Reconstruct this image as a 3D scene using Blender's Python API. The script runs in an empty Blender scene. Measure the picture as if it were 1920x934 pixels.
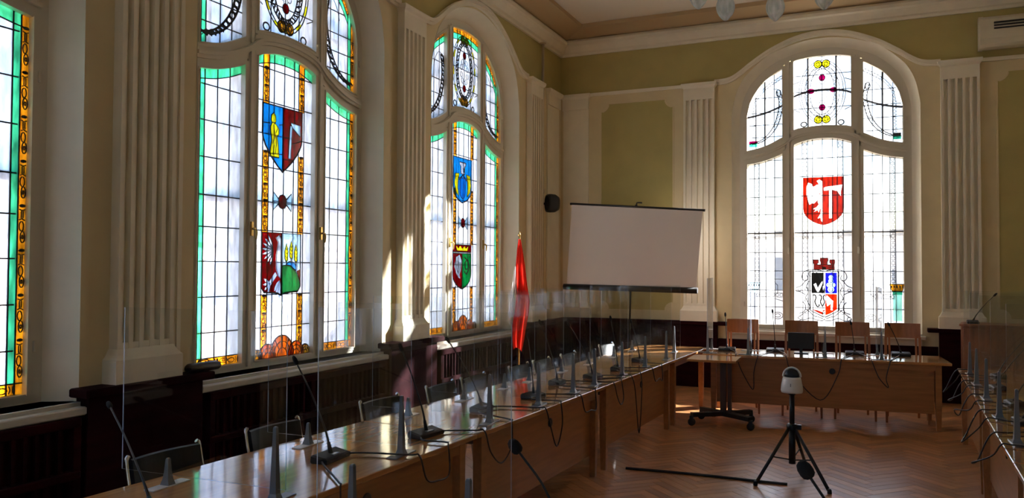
import bpy, math, random
import numpy as np
from mathutils import Vector, Matrix
from mathutils.geometry import delaunay_2d_cdt

random.seed(7)
sc = bpy.context.scene
COL = sc.collection
PI = math.pi
rad = math.radians

# ------------------------------------------------------------------ camera
F_PX, YAW, PITCH, ROLL = 1493.6, 0.4227, 0.0252, 0.0048
CAM = Vector((4.8265, -12.2486, 1.75))
FW = Vector((-math.sin(YAW) * math.cos(PITCH), math.cos(YAW) * math.cos(PITCH), math.sin(PITCH)))
_rt = FW.cross(Vector((0, 0, 1))).normalized()
_up = _rt.cross(FW)
RT = _rt * math.cos(ROLL) + _up * math.sin(ROLL)
UP = -_rt * math.sin(ROLL) + _up * math.cos(ROLL)
cd = bpy.data.cameras.new('camera')
cd.sensor_width = 36.0
cd.lens = F_PX / 1920 * 36.0
cd.clip_start = 0.05
cd.clip_end = 400
cam = bpy.data.objects.new('camera', cd)
COL.objects.link(cam)
cam.matrix_world = Matrix(((RT.x, UP.x, -FW.x, CAM.x), (RT.y, UP.y, -FW.y, CAM.y), (RT.z, UP.z, -FW.z, CAM.z), (0, 0, 0, 1)))
sc.camera = cam


def in_view(pt, margin=20):
    v = Vector(pt) - CAM
    z = v.dot(FW)
    if z < 0.1:
        return None
    x, y = 960 + F_PX * v.dot(RT) / z, 467 - F_PX * v.dot(UP) / z
    return (x, y, z) if -margin < x < 1920 + margin and -margin < y < 934 + margin else None


# ------------------------------------------------------------------ light
SUN_AZ = (0.675, 0.738)      # horizontal direction towards the sun
SUN_EL = rad(21.0)
wd = bpy.data.worlds.new('world')
sc.world = wd
wd.use_nodes = True
nt = wd.node_tree
sky = nt.nodes.new('ShaderNodeTexSky')
sky.sky_type = 'NISHITA'
sky.sun_disc = False
sky.sun_elevation = SUN_EL
sky.sun_rotation = math.atan2(SUN_AZ[0], SUN_AZ[1])
sky.air_density = 1.0
sky.dust_density = 1.2
sky.ozone_density = 1.0
bg = nt.nodes['Background']
bg.inputs['Strength'].default_value = 0.42
nt.links.new(sky.outputs[0], bg.inputs['Color'])

sd = bpy.data.lights.new('sun', 'SUN')
sd.energy = 70.0
sd.angle = rad(0.9)
sd.color = (1.0, 0.92, 0.80)
sun = bpy.data.objects.new('sun', sd)
COL.objects.link(sun)
sun.rotation_euler = Vector((SUN_AZ[0] * math.cos(SUN_EL), SUN_AZ[1] * math.cos(SUN_EL), math.sin(SUN_EL))).to_track_quat('Z', 'Y').to_euler()
sun.location = (9, 9, 12)


def portal(loc, rot, w, h):
    l = bpy.data.lights.new('daylight_portal', 'AREA')
    l.shape = 'RECTANGLE'
    l.size, l.size_y = w, h
    l.cycles.is_portal = True
    o = bpy.data.objects.new('daylight_portal', l)
    COL.objects.link(o)
    o.location, o.rotation_euler = loc, rot


sc.view_settings.view_transform = 'Standard'
sc.view_settings.look = 'None'
sc.view_settings.exposure = 1.3
sc.view_settings.gamma = 1.0
sc.view_settings.use_curve_mapping = False
sc.cycles.transparent_max_bounces = 48
sc.cycles.max_bounces = 14
sc.cycles.diffuse_bounces = 6
sc.cycles.glossy_bounces = 5
sc.cycles.sample_clamp_indirect = 6.0
sc.cycles.caustics_reflective = False
sc.cycles.caustics_refractive = False
sc.cycles.use_denoising = True

# ------------------------------------------------------------------ materials
MATS = {}


def principled(name, col, rough=0.5, metal=0.0, spec=0.5, coat=0.0, var=0.0, scale=(8, 8, 8), bump=0.0, detail=3.0, emis=None):
    if name in MATS:
        return MATS[name]
    m = bpy.data.materials.new(name)
    m.use_nodes = True
    t = m.node_tree
    b = t.nodes['Principled BSDF']
    b.inputs['Base Color'].default_value = (*col, 1)
    b.inputs['Roughness'].default_value = rough
    b.inputs['Metallic'].default_value = metal
    b.inputs['Specular IOR Level'].default_value = spec
    b.inputs['Coat Weight'].default_value = coat
    b.inputs['Coat Roughness'].default_value = 0.08
    if var or bump:
        tc = t.nodes.new('ShaderNodeTexCoord')
        mp = t.nodes.new('ShaderNodeMapping')
        mp.inputs['Scale'].default_value = scale
        nz = t.nodes.new('ShaderNodeTexNoise')
        nz.inputs['Scale'].default_value = 1.0
        nz.inputs['Detail'].default_value = detail
        t.links.new(tc.outputs['Object'], mp.inputs['Vector'])
        t.links.new(mp.outputs[0], nz.inputs['Vector'])
        if var:
            rp = t.nodes.new('ShaderNodeValToRGB')
            rp.color_ramp.elements[0].position = 0.3
            rp.color_ramp.elements[1].position = 0.7
            rp.color_ramp.elements[0].color = (*[max(0, c * (1 - var)) for c in col], 1)
            rp.color_ramp.elements[1].color = (*[min(1, c * (1 + var)) for c in col], 1)
            t.links.new(nz.outputs['Fac'], rp.inputs['Fac'])
            t.links.new(rp.outputs['Color'], b.inputs['Base Color'])
        if bump:
            bp = t.nodes.new('ShaderNodeBump')
            bp.inputs['Strength'].default_value = bump
            bp.inputs['Distance'].default_value = 0.01
            t.links.new(nz.outputs['Fac'], bp.inputs['Height'])
            t.links.new(bp.outputs[0], b.inputs['Normal'])
    MATS[name] = m
    return m


def schlick(t, f0, f1=0.96, power=5.0):
    lw = t.nodes.new('ShaderNodeLayerWeight')
    lw.inputs['Blend'].default_value = 0.5
    pw = t.nodes.new('ShaderNodeMath')
    pw.operation = 'POWER'
    pw.inputs[1].default_value = power
    ml = t.nodes.new('ShaderNodeMath')
    ml.operation = 'MULTIPLY_ADD'
    ml.inputs[1].default_value = f1
    ml.inputs[2].default_value = f0
    t.links.new(lw.outputs['Facing'], pw.inputs[0])
    t.links.new(pw.outputs[0], ml.inputs[0])
    return ml.outputs[0]


def glass_pane(name, col, through=0.62, var=0.12, wave=0.0):
    """cathedral glass: part clear, part scattering, a little gloss"""
    if name in MATS:
        return MATS[name]
    m = bpy.data.materials.new(name)
    m.use_nodes = True
    t = m.node_tree
    t.nodes.remove(t.nodes['Principled BSDF'])
    out = t.nodes['Material Output']
    tc = t.nodes.new('ShaderNodeTexCoord')
    mp = t.nodes.new('ShaderNodeMapping')
    mp.inputs['Scale'].default_value = (26, 26, 7)
    nz = t.nodes.new('ShaderNodeTexNoise')
    nz.inputs['Scale'].default_value = 1.0
    nz.inputs['Detail'].default_value = 4.0
    oi = t.nodes.new('ShaderNodeObjectInfo')
    ad = t.nodes.new('ShaderNodeVectorMath')
    ad.operation = 'ADD'
    t.links.new(tc.outputs['Object'], ad.inputs[0])
    t.links.new(oi.outputs['Location'], ad.inputs[1])
    t.links.new(ad.outputs[0], mp.inputs['Vector'])
    t.links.new(mp.outputs[0], nz.inputs['Vector'])
    rp = t.nodes.new('ShaderNodeValToRGB')
    rp.color_ramp.elements[0].position = 0.3
    rp.color_ramp.elements[1].position = 0.7
    rp.color_ramp.elements[0].color = (*[c * (1 - var) for c in col], 1)
    rp.color_ramp.elements[1].color = (*[min(1, c * (1 + var)) for c in col], 1)
    t.links.new(nz.outputs['Fac'], rp.inputs['Fac'])
    tr = t.nodes.new('ShaderNodeBsdfTransparent')
    tl = t.nodes.new('ShaderNodeBsdfTranslucent')
    gl = t.nodes.new('ShaderNodeBsdfGlossy')
    gl.inputs['Roughness'].default_value = 0.12
    for n in (tr, tl):
        t.links.new(rp.outputs['Color'], n.inputs['Color'])
    mx = t.nodes.new('ShaderNodeMixShader')
    mx.inputs[0].default_value = 1 - through
    t.links.new(tr.outputs[0], mx.inputs[1])
    t.links.new(tl.outputs[0], mx.inputs[2])
    m2 = t.nodes.new('ShaderNodeMixShader')
    t.links.new(schlick(t, 0.03, 0.4), m2.inputs[0])
    t.links.new(mx.outputs[0], m2.inputs[1])
    t.links.new(gl.outputs[0], m2.inputs[2])
    t.links.new(m2.outputs[0], out.inputs['Surface'])
    MATS[name] = m
    return m


def clear_sheet(name, col, f0=0.05):
    if name in MATS:
        return MATS[name]
    m = bpy.data.materials.new(name)
    m.use_nodes = True
    t = m.node_tree
    t.nodes.remove(t.nodes['Principled BSDF'])
    tr = t.nodes.new('ShaderNodeBsdfTransparent')
    tr.inputs['Color'].default_value = (*col, 1)
    gl = t.nodes.new('ShaderNodeBsdfGlossy')
    gl.inputs['Roughness'].default_value = 0.0
    mx = t.nodes.new('ShaderNodeMixShader')
    t.links.new(schlick(t, f0), mx.inputs[0])
    t.links.new(tr.outputs[0], mx.inputs[1])
    t.links.new(gl.outputs[0], mx.inputs[2])
    t.links.new(mx.outputs[0], t.nodes['Material Output'].inputs['Surface'])
    MATS[name] = m
    return m


def cloth_mat(name, col):
    """thin flag cloth that lets part of the light through"""
    m = bpy.data.materials.new(name)
    m.use_nodes = True
    t = m.node_tree
    t.nodes.remove(t.nodes['Principled BSDF'])
    di, tl, mx = t.nodes.new('ShaderNodeBsdfDiffuse'), t.nodes.new('ShaderNodeBsdfTranslucent'), t.nodes.new('ShaderNodeMixShader')
    tc, nz, hs = t.nodes.new('ShaderNodeTexCoord'), t.nodes.new('ShaderNodeTexNoise'), t.nodes.new('ShaderNodeMixRGB')
    nz.inputs['Scale'].default_value = 14
    hs.inputs[1].default_value = (*[c * .85 for c in col], 1)
    hs.inputs[2].default_value = (*col, 1)
    t.links.new(tc.outputs['Object'], nz.inputs['Vector'])
    t.links.new(nz.outputs['Fac'], hs.inputs[0])
    for n in (di, tl):
        t.links.new(hs.outputs[0], n.inputs['Color'])
    mx.inputs[0].default_value = .45
    t.links.new(di.outputs[0], mx.inputs[1])
    t.links.new(tl.outputs[0], mx.inputs[2])
    t.links.new(mx.outputs[0], t.nodes['Material Output'].inputs['Surface'])
    return m


def parquet_mat():
    m = principled('parquet_wood', (0.52, 0.24, 0.095), 0.30, coat=0.15, var=0.25, scale=(5, 60, 5))
    t = m.node_tree
    b = t.nodes['Principled BSDF']
    src = b.inputs['Base Color'].links[0].from_socket
    oi = t.nodes.new('ShaderNodeObjectInfo')
    ge = t.nodes.new('ShaderNodeNewGeometry')
    ad = t.nodes.new('ShaderNodeMath')
    ad.operation = 'ADD'
    fr = t.nodes.new('ShaderNodeMath')
    fr.operation = 'FRACT'
    t.links.new(oi.outputs['Random'], ad.inputs[0])
    t.links.new(ge.outputs['Random Per Island'], ad.inputs[1])
    t.links.new(ad.outputs[0], fr.inputs[0])
    mr = t.nodes.new('ShaderNodeMapRange')
    mr.inputs['To Min'].default_value = 0.72
    mr.inputs['To Max'].default_value = 1.22
    t.links.new(fr.outputs[0], mr.inputs['Value'])
    hs = t.nodes.new('ShaderNodeHueSaturation')
    t.links.new(mr.outputs[0], hs.inputs['Value'])
    t.links.new(src, hs.inputs['Color'])
    t.links.new(hs.outputs[0], b.inputs['Base Color'])
    return m


CREAM = principled('cream_paint', (0.70, 0.59, 0.36), 0.7, var=0.05, scale=(3, 3, 3), bump=0.03)
OLIVE = principled('olive_paint', (0.46, 0.385, 0.14), 0.75, var=0.06, scale=(3, 3, 3), bump=0.03)
STUCCO = principled('white_stucco', (0.80, 0.74, 0.60), 0.6, var=0.04, scale=(5, 5, 5))
COVE = principled('tan_cove_paint', (0.50, 0.36, 0.20), 0.8)
CEIL = principled('ceiling_paint', (0.74, 0.66, 0.55), 0.8)
FRAMEP = principled('window_frame_paint', (0.66, 0.61, 0.50), 0.45)
SILLP = principled('sill_paint', (0.62, 0.58, 0.50), 0.4)
MAHOG = principled('dark_mahogany', (0.020, 0.0022, 0.004), 0.55, spec=0.05, var=0.3, scale=(2, 2, 14))
OAK = principled('table_wood', (0.50, 0.235, 0.085), 0.10, coat=0.5, var=0.16, scale=(2.5, 40, 40))
OAKV = principled('table_panel_wood', (0.38, 0.165, 0.055), 0.35, var=0.16, scale=(2.5, 40, 30))
CHAIRW = principled('chair_wood', (0.40, 0.15, 0.055), 0.35, var=0.15, scale=(30, 30, 4))
CABW = principled('cabinet_wood', (0.30, 0.115, 0.05), 0.4, var=0.35, scale=(14, 14, 3))
BLACKP = principled('black_plastic', (0.012, 0.012, 0.014), 0.4)
BLACKF = principled('black_foam', (0.008, 0.008, 0.009), 0.9, bump=0.4, scale=(300, 300, 300))
BLACKL = principled('black_leather', (0.014, 0.015, 0.018), 0.42)
CHROME = principled('chrome_tube', (0.72, 0.70, 0.68), 0.18, metal=1.0)
PALEW = principled('pale_leg_wood', (0.62, 0.42, 0.30), 0.45)
GREYP = principled('grey_post_plastic', (0.16, 0.18, 0.21), 0.28)
WHITEP = principled('white_plastic', (0.80, 0.80, 0.80), 0.3)
LEAD = principled('lead_came', (0.018, 0.018, 0.022), 0.6)
PAINTL = principled('grisaille_paint', (0.05, 0.05, 0.055), 0.8)
BARS = principled('backlit_glazing_bar', (0.045, 0.045, 0.075), 0.5)  # backlit silhouette of the end window's bars put into the colour
BRASS = principled('brass', (0.55, 0.38, 0.13), 0.3, metal=1.0)
FABRIC = principled('screen_fabric', (0.66, 0.60, 0.56), 0.85)
REDF = cloth_mat('red_flag_cloth', (0.85, 0.035, 0.02))
WHITEF = cloth_mat('white_flag_cloth', (0.85, 0.80, 0.78))
PIPEP = principled('pipe_paint', (0.50, 0.44, 0.32), 0.5)
ACP = principled('air_conditioner_plastic', (0.66, 0.60, 0.47), 0.45)
GROUND = principled('outdoor_ground', (0.42, 0.40, 0.37), 0.9)
FACADE = principled('pale_render', (0.82, 0.80, 0.78), 0.9)
FACADEP = principled('pink_render', (0.70, 0.52, 0.46), 0.9)
BWIN = principled('building_window_glass', (0.10, 0.16, 0.26), 0.2)
PARQ = parquet_mat()

G_WHITE = glass_pane('clear_cathedral_glass', (0.52, 0.585, 0.68), 0.62, 0.18)
G_BRIGHT = glass_pane('clear_window_glass', (0.58, 0.60, 0.64), 0.92, 0.03)
G_TEAL = glass_pane('teal_glass', (0.16, 0.58, 0.43), 0.6, 0.35)
G_GOLD = glass_pane('amber_glass', (0.62, 0.38, 0.06), 0.6, 0.5)
G_YELL = glass_pane('yellow_glass', (0.92, 0.78, 0.06), 0.6, 0.3)
G_BLUE = glass_pane('sky_blue_glass', (0.05, 0.42, 0.72), 0.6, 0.25)
G_NAVY = glass_pane('navy_glass', (0.03, 0.03, 0.42), 0.6, 0.2)
G_RED = glass_pane('ruby_glass', (0.36, 0.006, 0.025), 0.6, 0.4)
G_BRICK = glass_pane('brick_red_glass', (0.30, 0.045, 0.018), 0.6, 0.3)
G_MURAL = glass_pane('brown_red_glass', (0.20, 0.025, 0.02), 0.6, 0.25)
G_GREEN = glass_pane('green_glass', (0.02, 0.42, 0.16), 0.6, 0.25)
G_ORNG = glass_pane('orange_glass', (0.80, 0.30, 0.06), 0.6, 0.35)
G_PURP = glass_pane('purple_glass', (0.25, 0.01, 0.12), 0.6, 0.25)
G_PALE = glass_pane('pale_blue_glass', (0.66, 0.82, 0.92), 0.6, 0.12)
PLEXI = clear_sheet('plexiglass', (0.965, 0.975, 0.975), 0.055)
PLEXE = glass_pane('plexiglass_edge', (0.62, 0.72, 0.86), 0.35, 0.05)
LAMPG = glass_pane('lamp_shade_glass', (0.80, 0.88, 0.84), 0.45, 0.25)


# ------------------------------------------------------------------ mesh helpers
def crom(pts, n=6):
    """Catmull-Rom through the points"""
    P = [Vector(p) for p in pts]
    if len(P) < 3:
        return P
    Q = [P[0] * 2 - P[1]] + P + [P[-1] * 2 - P[-2]]
    out = []
    for i in range(1, len(Q) - 2):
        a, b, c, d = Q[i - 1:i + 3]
        for k in range(n):
            t = k / n
            out.append(0.5 * ((2 * b) + (c - a) * t + (2 * a - 5 * b + 4 * c - d) * t * t + (3 * b - a - 3 * c + d) * t ** 3))
    out.append(P[-1])
    return out


class MB:
    def __init__(s):
        s.v, s.f, s.m, s.sm = [], [], [], []
        s.ws = 1.0

    def _add(s, vs, fs, mi=0, smooth=False):
        o = len(s.v)
        s.v += [tuple(v) for v in vs]
        for f in fs:
            s.f.append([i + o for i in f])
            s.m.append(mi)
            s.sm.append(smooth)
        return s

    def box(s, x0, x1, y0, y1, z0, z1, mi=0, M=None):
        vs = [Vector((x, y, z)) for z in (z0, z1) for y in (y0, y1) for x in (x0, x1)]
        if M is not None:
            vs = [M @ v for v in vs]
        return s._add(vs, [(0, 2, 3, 1), (4, 5, 7, 6), (0, 1, 5, 4), (2, 6, 7, 3), (0, 4, 6, 2), (1, 3, 7, 5)], mi)

    def bbox(s, x0, x1, y0, y1, z0, z1, b=0.01, mi=0, M=None):
        """box with chamfered vertical and top edges"""
        def loop(z, i):
            return [Vector(p) for p in ((x0 + i + b, y0 + i, z), (x1 - i - b, y0 + i, z), (x1 - i, y0 + i + b, z), (x1 - i, y1 - i - b, z), (x1 - i - b, y1 - i, z), (x0 + i + b, y1 - i, z), (x0 + i, y1 - i - b, z), (x0 + i, y0 + i + b, z))]
        L = [loop(z0, b * 0.6), loop(z0 + b * 0.6, 0), loop(z1 - b * 0.6, 0), loop(z1, b * 0.6)]
        return s.loft(L, mi, M=M)

    def loft(s, loops, mi=0, cap=True, smooth=False, M=None):
        n = len(loops[0])
        vs = [Vector(v) if M is None else M @ Vector(v) for L in loops for v in L]
        fs = []
        for k in range(len(loops) - 1):
            for i in range(n):
                j = (i + 1) % n
                fs.append((k * n + i, k * n + j, (k + 1) * n + j, (k + 1) * n + i))
        o = len(s.f)
        s._add(vs, fs, mi, smooth)
        if cap:
            base = len(s.v) - len(vs)
            s.f.append([base + i for i in reversed(range(n))])
            s.f.append([base + (len(loops) - 1) * n + i for i in range(n)])
            s.m += [mi, mi]
            s.sm += [False, False]
        return s

    def prism(s, poly, n0, n1, mi=0):
        """polygon in (u, z) extruded along the wall normal; local y = -n"""
        k = len(poly)
        area = sum(poly[i][0] * poly[(i + 1) % k][1] - poly[(i + 1) % k][0] * poly[i][1] for i in range(k))
        if area < 0:
            poly = poly[::-1]
        vs = [(u, -n1, z) for u, z in poly] + [(u, -n0, z) for u, z in poly]
        fs = [tuple(range(k)), tuple(reversed(range(k, 2 * k)))]
        fs += [(i, i + k, (i + 1) % k + k, (i + 1) % k) for i in range(k)]
        return s._add(vs, fs, mi)

    def ribbon(s, us, lo, hi, n0, n1, mi=0):
        """slab between two curves lo(u), hi(u)"""
        poly = [(u, lo(u) if callable(lo) else lo) for u in us] + [(u, hi(u) if callable(hi) else hi) for u in reversed(us)]
        k = len(us)
        vs = [(u, -n1, z) for u, z in poly] + [(u, -n0, z) for u, z in poly]
        N = 2 * k
        fs = []
        for i in range(k - 1):
            a, b, c, d = i, i + 1, N - 2 - i, N - 1 - i
            fs += [(a, b, c, d), (a + N, d + N, c + N, b + N)]
        fs += [(i, i + N, (i + 1) % N + N, (i + 1) % N) for i in range(N)]
        return s._add(vs, fs, mi)

    def line(s, pts, w, n0, n1, mi=0, closed=False):
        """flat strip along a polyline in (u, z)"""
        w = w * s.ws
        P = [Vector((a, b)) for a, b in pts]
        k = len(P)
        L, R = [], []
        for i in range(k):
            if closed:
                d = P[(i + 1) % k] - P[i - 1]
            else:
                d = P[min(i + 1, k - 1)] - P[max(i - 1, 0)]
            if d.length < 1e-9:
                d = Vector((1, 0))
            d.normalize()
            nrm = Vector((-d.y, d.x)) * (w / 2)
            L.append(P[i] + nrm)
            R.append(P[i] - nrm)
        vs = []
        for i in range(k):
            vs += [(R[i].x, -n1, R[i].y), (L[i].x, -n1, L[i].y), (L[i].x, -n0, L[i].y), (R[i].x, -n0, R[i].y)]
        fs = []
        for i in range(k if closed else k - 1):
            a, b = i * 4, ((i + 1) % k) * 4
            for q in range(4):
                fs.append((a + q, b + q, b + (q + 1) % 4, a + (q + 1) % 4))
        if not closed:
            fs += [(0, 1, 2, 3), (k * 4 - 1, k * 4 - 2, k * 4 - 3, k * 4 - 4)]
        return s._add(vs, fs, mi)

    def ell(s, cu, cz, ru, rz, w, n0, n1, mi=0, seg=12):
        return s.line([(cu + ru * math.cos(2 * PI * i / seg), cz + rz * math.sin(2 * PI * i / seg)) for i in range(seg)], w, n0, n1, mi, True)

    def disc(s, cu, cz, ru, rz, n0, n1, mi=0, seg=12):
        return s.prism([(cu + ru * math.cos(2 * PI * i / seg), cz + rz * math.sin(2 * PI * i / seg)) for i in range(seg)], n0, n1, mi)

    def tube(s, pts, r, seg=8, mi=0, smooth=True):
        P = [Vector(p) for p in pts]
        k = len(P)
        rs = r if isinstance(r, (list, tuple)) else [r] * k
        if len(rs) != k:
            rs = list(np.interp(np.linspace(0, 1, k), np.linspace(0, 1, len(rs)), rs))
        loops = []
        ref = None
        for i in range(k):
            d = (P[min(i + 1, k - 1)] - P[max(i - 1, 0)])
            d = d.normalized() if d.length > 1e-9 else Vector((0, 0, 1))
            if ref is None:
                ref = Vector((1, 0, 0)) if abs(d.x) < 0.8 else Vector((0, 1, 0))
            a = (ref - d * ref.dot(d)).normalized()
            ref = a
            b = d.cross(a)
            loops.append([P[i] + (a * math.cos(2 * PI * q / seg) + b * math.sin(2 * PI * q / seg)) * rs[i] for q in range(seg)])
        return s.loft(loops, mi, True, smooth)

    def lathe(s, prof, c=(0, 0, 0), seg=20, mi=0, M=None, smooth=True):
        loops = [[Vector((c[0] + r * math.cos(2 * PI * q / seg), c[1] + r * math.sin(2 * PI * q / seg), c[2] + z)) for q in range(seg)] for r, z in prof]
        return s.loft(loops, mi, True, smooth, M)

    def mesh(s, name, mats):
        me = bpy.data.meshes.new(name)
        me.from_pydata(s.v, [], s.f)
        for m in (mats if isinstance(mats, (list, tuple)) else [mats]):
            me.materials.append(m)
        if any(s.m):
            me.polygons.foreach_set('material_index', s.m)
        me.polygons.foreach_set('use_smooth', s.sm)
        me.update()
        return me

    def build(s, name, mats, parent=None, loc=(0, 0, 0), rotz=0.0):
        return link(name, s.mesh(name, mats), parent, loc, rotz)


def link(name, data, parent=None, loc=(0, 0, 0), rotz=0.0):
    o = bpy.data.objects.new(name, data)
    COL.objects.link(o)
    o.location = loc
    o.rotation_euler = (0, 0, rotz)
    if parent is not None:
        o.parent = parent
    return o


def tag(o, label, cat=None, group=None, kind=None):
    o['label'] = label
    if cat:
        o['category'] = cat
    if group:
        o['group'] = group
    if kind:
        o['kind'] = kind
    return o


def thing(name, label, cat, loc=(0, 0, 0), rotz=0.0, group=None, kind=None):
    return tag(link(name, None, None, loc, rotz), label, cat, group, kind)


def copy_tree(o, parent=None):
    c = o.copy()
    COL.objects.link(c)
    c.parent = parent
    for ch in list(o.children):
        copy_tree(ch, c)
    return c


def curve_fn(tab):
    """smooth even function of |u| through a table of (|u|, z)"""
    tab = sorted(tab)
    xs = [-a for a, _ in reversed(tab) if a > 0] + [a for a, _ in tab]
    zs = [z for a, z in reversed(tab) if a > 0] + [z for _, z in tab]
    pts = crom([(x, 0, z) for x, z in zip(xs, zs)], 8)
    X = np.array([q.x for q in pts])
    Z = np.array([q.z for q in pts])
    return lambda u: float(np.interp(u, X, Z))


def lin(a, b, n):
    return [a + (b - a) * i / n for i in range(n + 1)]


ORD = ['first', 'second', 'third', 'fourth', 'fifth', 'sixth', 'seventh', 'eighth', 'ninth', 'tenth']


# ------------------------------------------------------------------ room dimensions
NL, NB = 0.235, 0.12               # wall face in front of the glass plane (left wall, back wall)
X1, Y0 = 8.3, -15.4                # right wall, rear wall
ZC = 5.46
W2 = 1.049                         # half width of a window's glass
ZB = 0.957
B_Y, C_Y, A_Y, D_X = -7.6056 + W2, -4.1227 + W2, -8.95 - W2, 3.1585 + W2
Z_Y = A_Y - 3.483
CAPZ = 4.56

f_open = curve_fn([(0, 5.075), (.35, 5.035), (.745, 4.89), (1.03, 4.65), (1.14, 4.49), (1.2, 4.34), (1.235, 4.2), (1.255, 4.05)])
f_arch = curve_fn([(0, 5.156), (.35, 5.11), (.71, 4.965), (.99, 4.79), (1.09, 4.715), (1.20, 4.64), (1.29, 4.60), (1.40, 4.585), (1.5, 4.585)])
f_lowtop = curve_fn([(0, 3.652), (.2, 3.635), (.39, 3.572), (.539, 3.462), (.79, 3.365), (1.049, 3.318), (1.3, 3.30)])
f_upbot = curve_fn([(0, 3.836), (.2, 3.825), (.39, 3.796), (.539, 3.70), (.79, 3.58), (1.049, 3.525), (1.3, 3.51)])
f_uptop = curve_fn([(0, 4.842), (.2, 4.832), (.39, 4.797), (.539, 4.71), (.79, 4.545), (.93, 4.37), (1.0, 4.24), (1.04, 4.10), (1.049, 4.03)])
f_bar = curve_fn([(0, 4.36), (.2, 4.345), (.39, 4.288), (.539, 4.178), (.79, 4.078), (1.049, 4.028), (1.3, 4.01)])


def bay_us(a, b, n=24):
    return lin(a, b, n)


def wall_with_bays(name, bays, a, b, n_face, thick, label):
    """wall along u from a to b with one arched opening per bay centre"""
    mb = MB()
    n0, n1 = n_face - thick, n_face
    edge = a
    for c in sorted(bays):
        l, r = c - 1.5, c + 1.5
        if l > edge:
            mb.ribbon([edge, l], 0, CAPZ + .02, n0, n1, 0)
            mb.ribbon([edge, l], CAPZ + .02, ZC + .1, n0, n1, 1)
        us = [c - 1.5 + 3.0 * i / 60 for i in range(61)]
        mb.ribbon(us, lambda u: f_arch(u - c), ZC + .1, n0, n1, 1)
        uo = [c + x for x in sorted(set(lin(-1.255, -1.0, 10) + lin(-1.0, 1.0, 28) + lin(1.0, 1.255, 10)))]
        mb.ribbon(uo, lambda u: f_open(u - c), lambda u: f_arch(u - c), n0, n1, 0)
        for s in (-1, 1):
            us = sorted([c + s * x for x in lin(1.255, 1.5, 8)])
            mb.ribbon(us, 0, lambda u: f_arch(u - c), n0, n1, 0)
        mb.ribbon([c - 1.255, c + 1.255], 0, ZB - .06, n0, n1, 0)
        edge = r
    if edge < b:
        mb.ribbon([edge, b], 0, CAPZ + .02, n0, n1, 0)
        mb.ribbon([edge, b], CAPZ + .02, ZC + .1, n0, n1, 1)
    return mb, label


def wall_obj(name, bays, a, b, n_face, thick, label, loc, rotz):
    mb, _ = wall_with_bays(name, bays, a, b, n_face, thick, label)
    return tag(mb.build(name, [CREAM, OLIVE], None, loc, rotz), label, None, None, 'structure')


LROT = PI / 2      # wall local X -> +y, local -Y -> +x
wall_left = wall_obj('wall_left', [Z_Y, A_Y, B_Y, C_Y], Y0, 0.2, NL, 0.42, 'cream and olive wall with a row of arched stained-glass windows', (0, 0, 0), LROT)
wall_back = wall_obj('wall_back', [D_X], -0.2, X1 + .1, NB, 0.42, 'cream and olive end wall behind the projection screen with one arched window', (0, 0, 0), 0)
mbr = MB()
mbr.box(X1, X1 + .3, Y0 - .2, .2, 0, CAPZ, 0).box(X1, X1 + .3, Y0 - .2, .2, CAPZ, ZC + .1, 1)
tag(mbr.build('wall_right', [CREAM, OLIVE]), 'plain cream and olive wall on the side away from the windows', None, None, 'structure')
R_X = (4.2,)  # unseen window added behind the camera as fill light for the end wall
wall_rear = wall_obj('wall_rear', [-x for x in R_X], -X1 - .1, 0.2, 0.12, 0.42, 'cream and olive wall at the end facing the projection screen', (0, Y0, 0), PI)

# ------------------------------------------------------------------ ceiling and cornice
mb = MB()
o_, i_ = ((0.1, 8.4, Y0 - .1, 0.0), (0.76, X1 - .52, Y0 + .55, -0.62))
def rect(r, z):
    return [(r[0], r[2], z), (r[1], r[2], z), (r[1], r[3], z), (r[0], r[3], z)]
L0, L1, L2, L3 = rect(o_, 5.40), rect(i_, 5.50), rect((i_[0] + .0, i_[1] - .0, i_[2] + .0, i_[3] - .0), 5.56), None
v = [Vector(p) for p in L0 + L1 + L2]
fs = [(k * 4 + i, k * 4 + (i + 1) % 4, (k + 1) * 4 + (i + 1) % 4, (k + 1) * 4 + i) for k in range(2) for i in range(4)]
mb._add(v, [f[::-1] for f in fs], 1)
mb._add([Vector(p) for p in L2], [(3, 2, 1, 0)], 0)
mb.box(-.3, 8.8, Y0 - .4, .4, 5.62, 5.8, 0)
ceil = tag(mb.build('ceiling', [CEIL, COVE]), 'pale ceiling with a tan sloping border', None, None, 'structure')

cprof = [(0, 5.20), (.035, 5.20), (.045, 5.235), (.075, 5.25), (.10, 5.285), (.13, 5.33), (.165, 5.35), (.17, 5.395), (.15, 5.43), (0, 5.43)]
def cornice(name, p0, p1, inward, label):
    p0, p1, inward = Vector(p0), Vector(p1), Vector(inward)
    d = (p1 - p0).normalized()
    loops = []
    for p in (p0, p1):
        loops.append([p + inward * n + Vector((0, 0, z)) for n, z in cprof])
    m = MB()
    m.loft(loops)
    return tag(m.build(name, STUCCO), label, None, None, 'structure')
cornice('trim_1', (NL, Y0, 0), (NL, -NB, 0), (1, 0, 0), 'cream moulded cornice above the row of stained-glass windows')
cornice('trim_2', (NL, -NB, 0), (X1, -NB, 0), (0, -1, 0), 'cream moulded cornice above the single end window')

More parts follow.
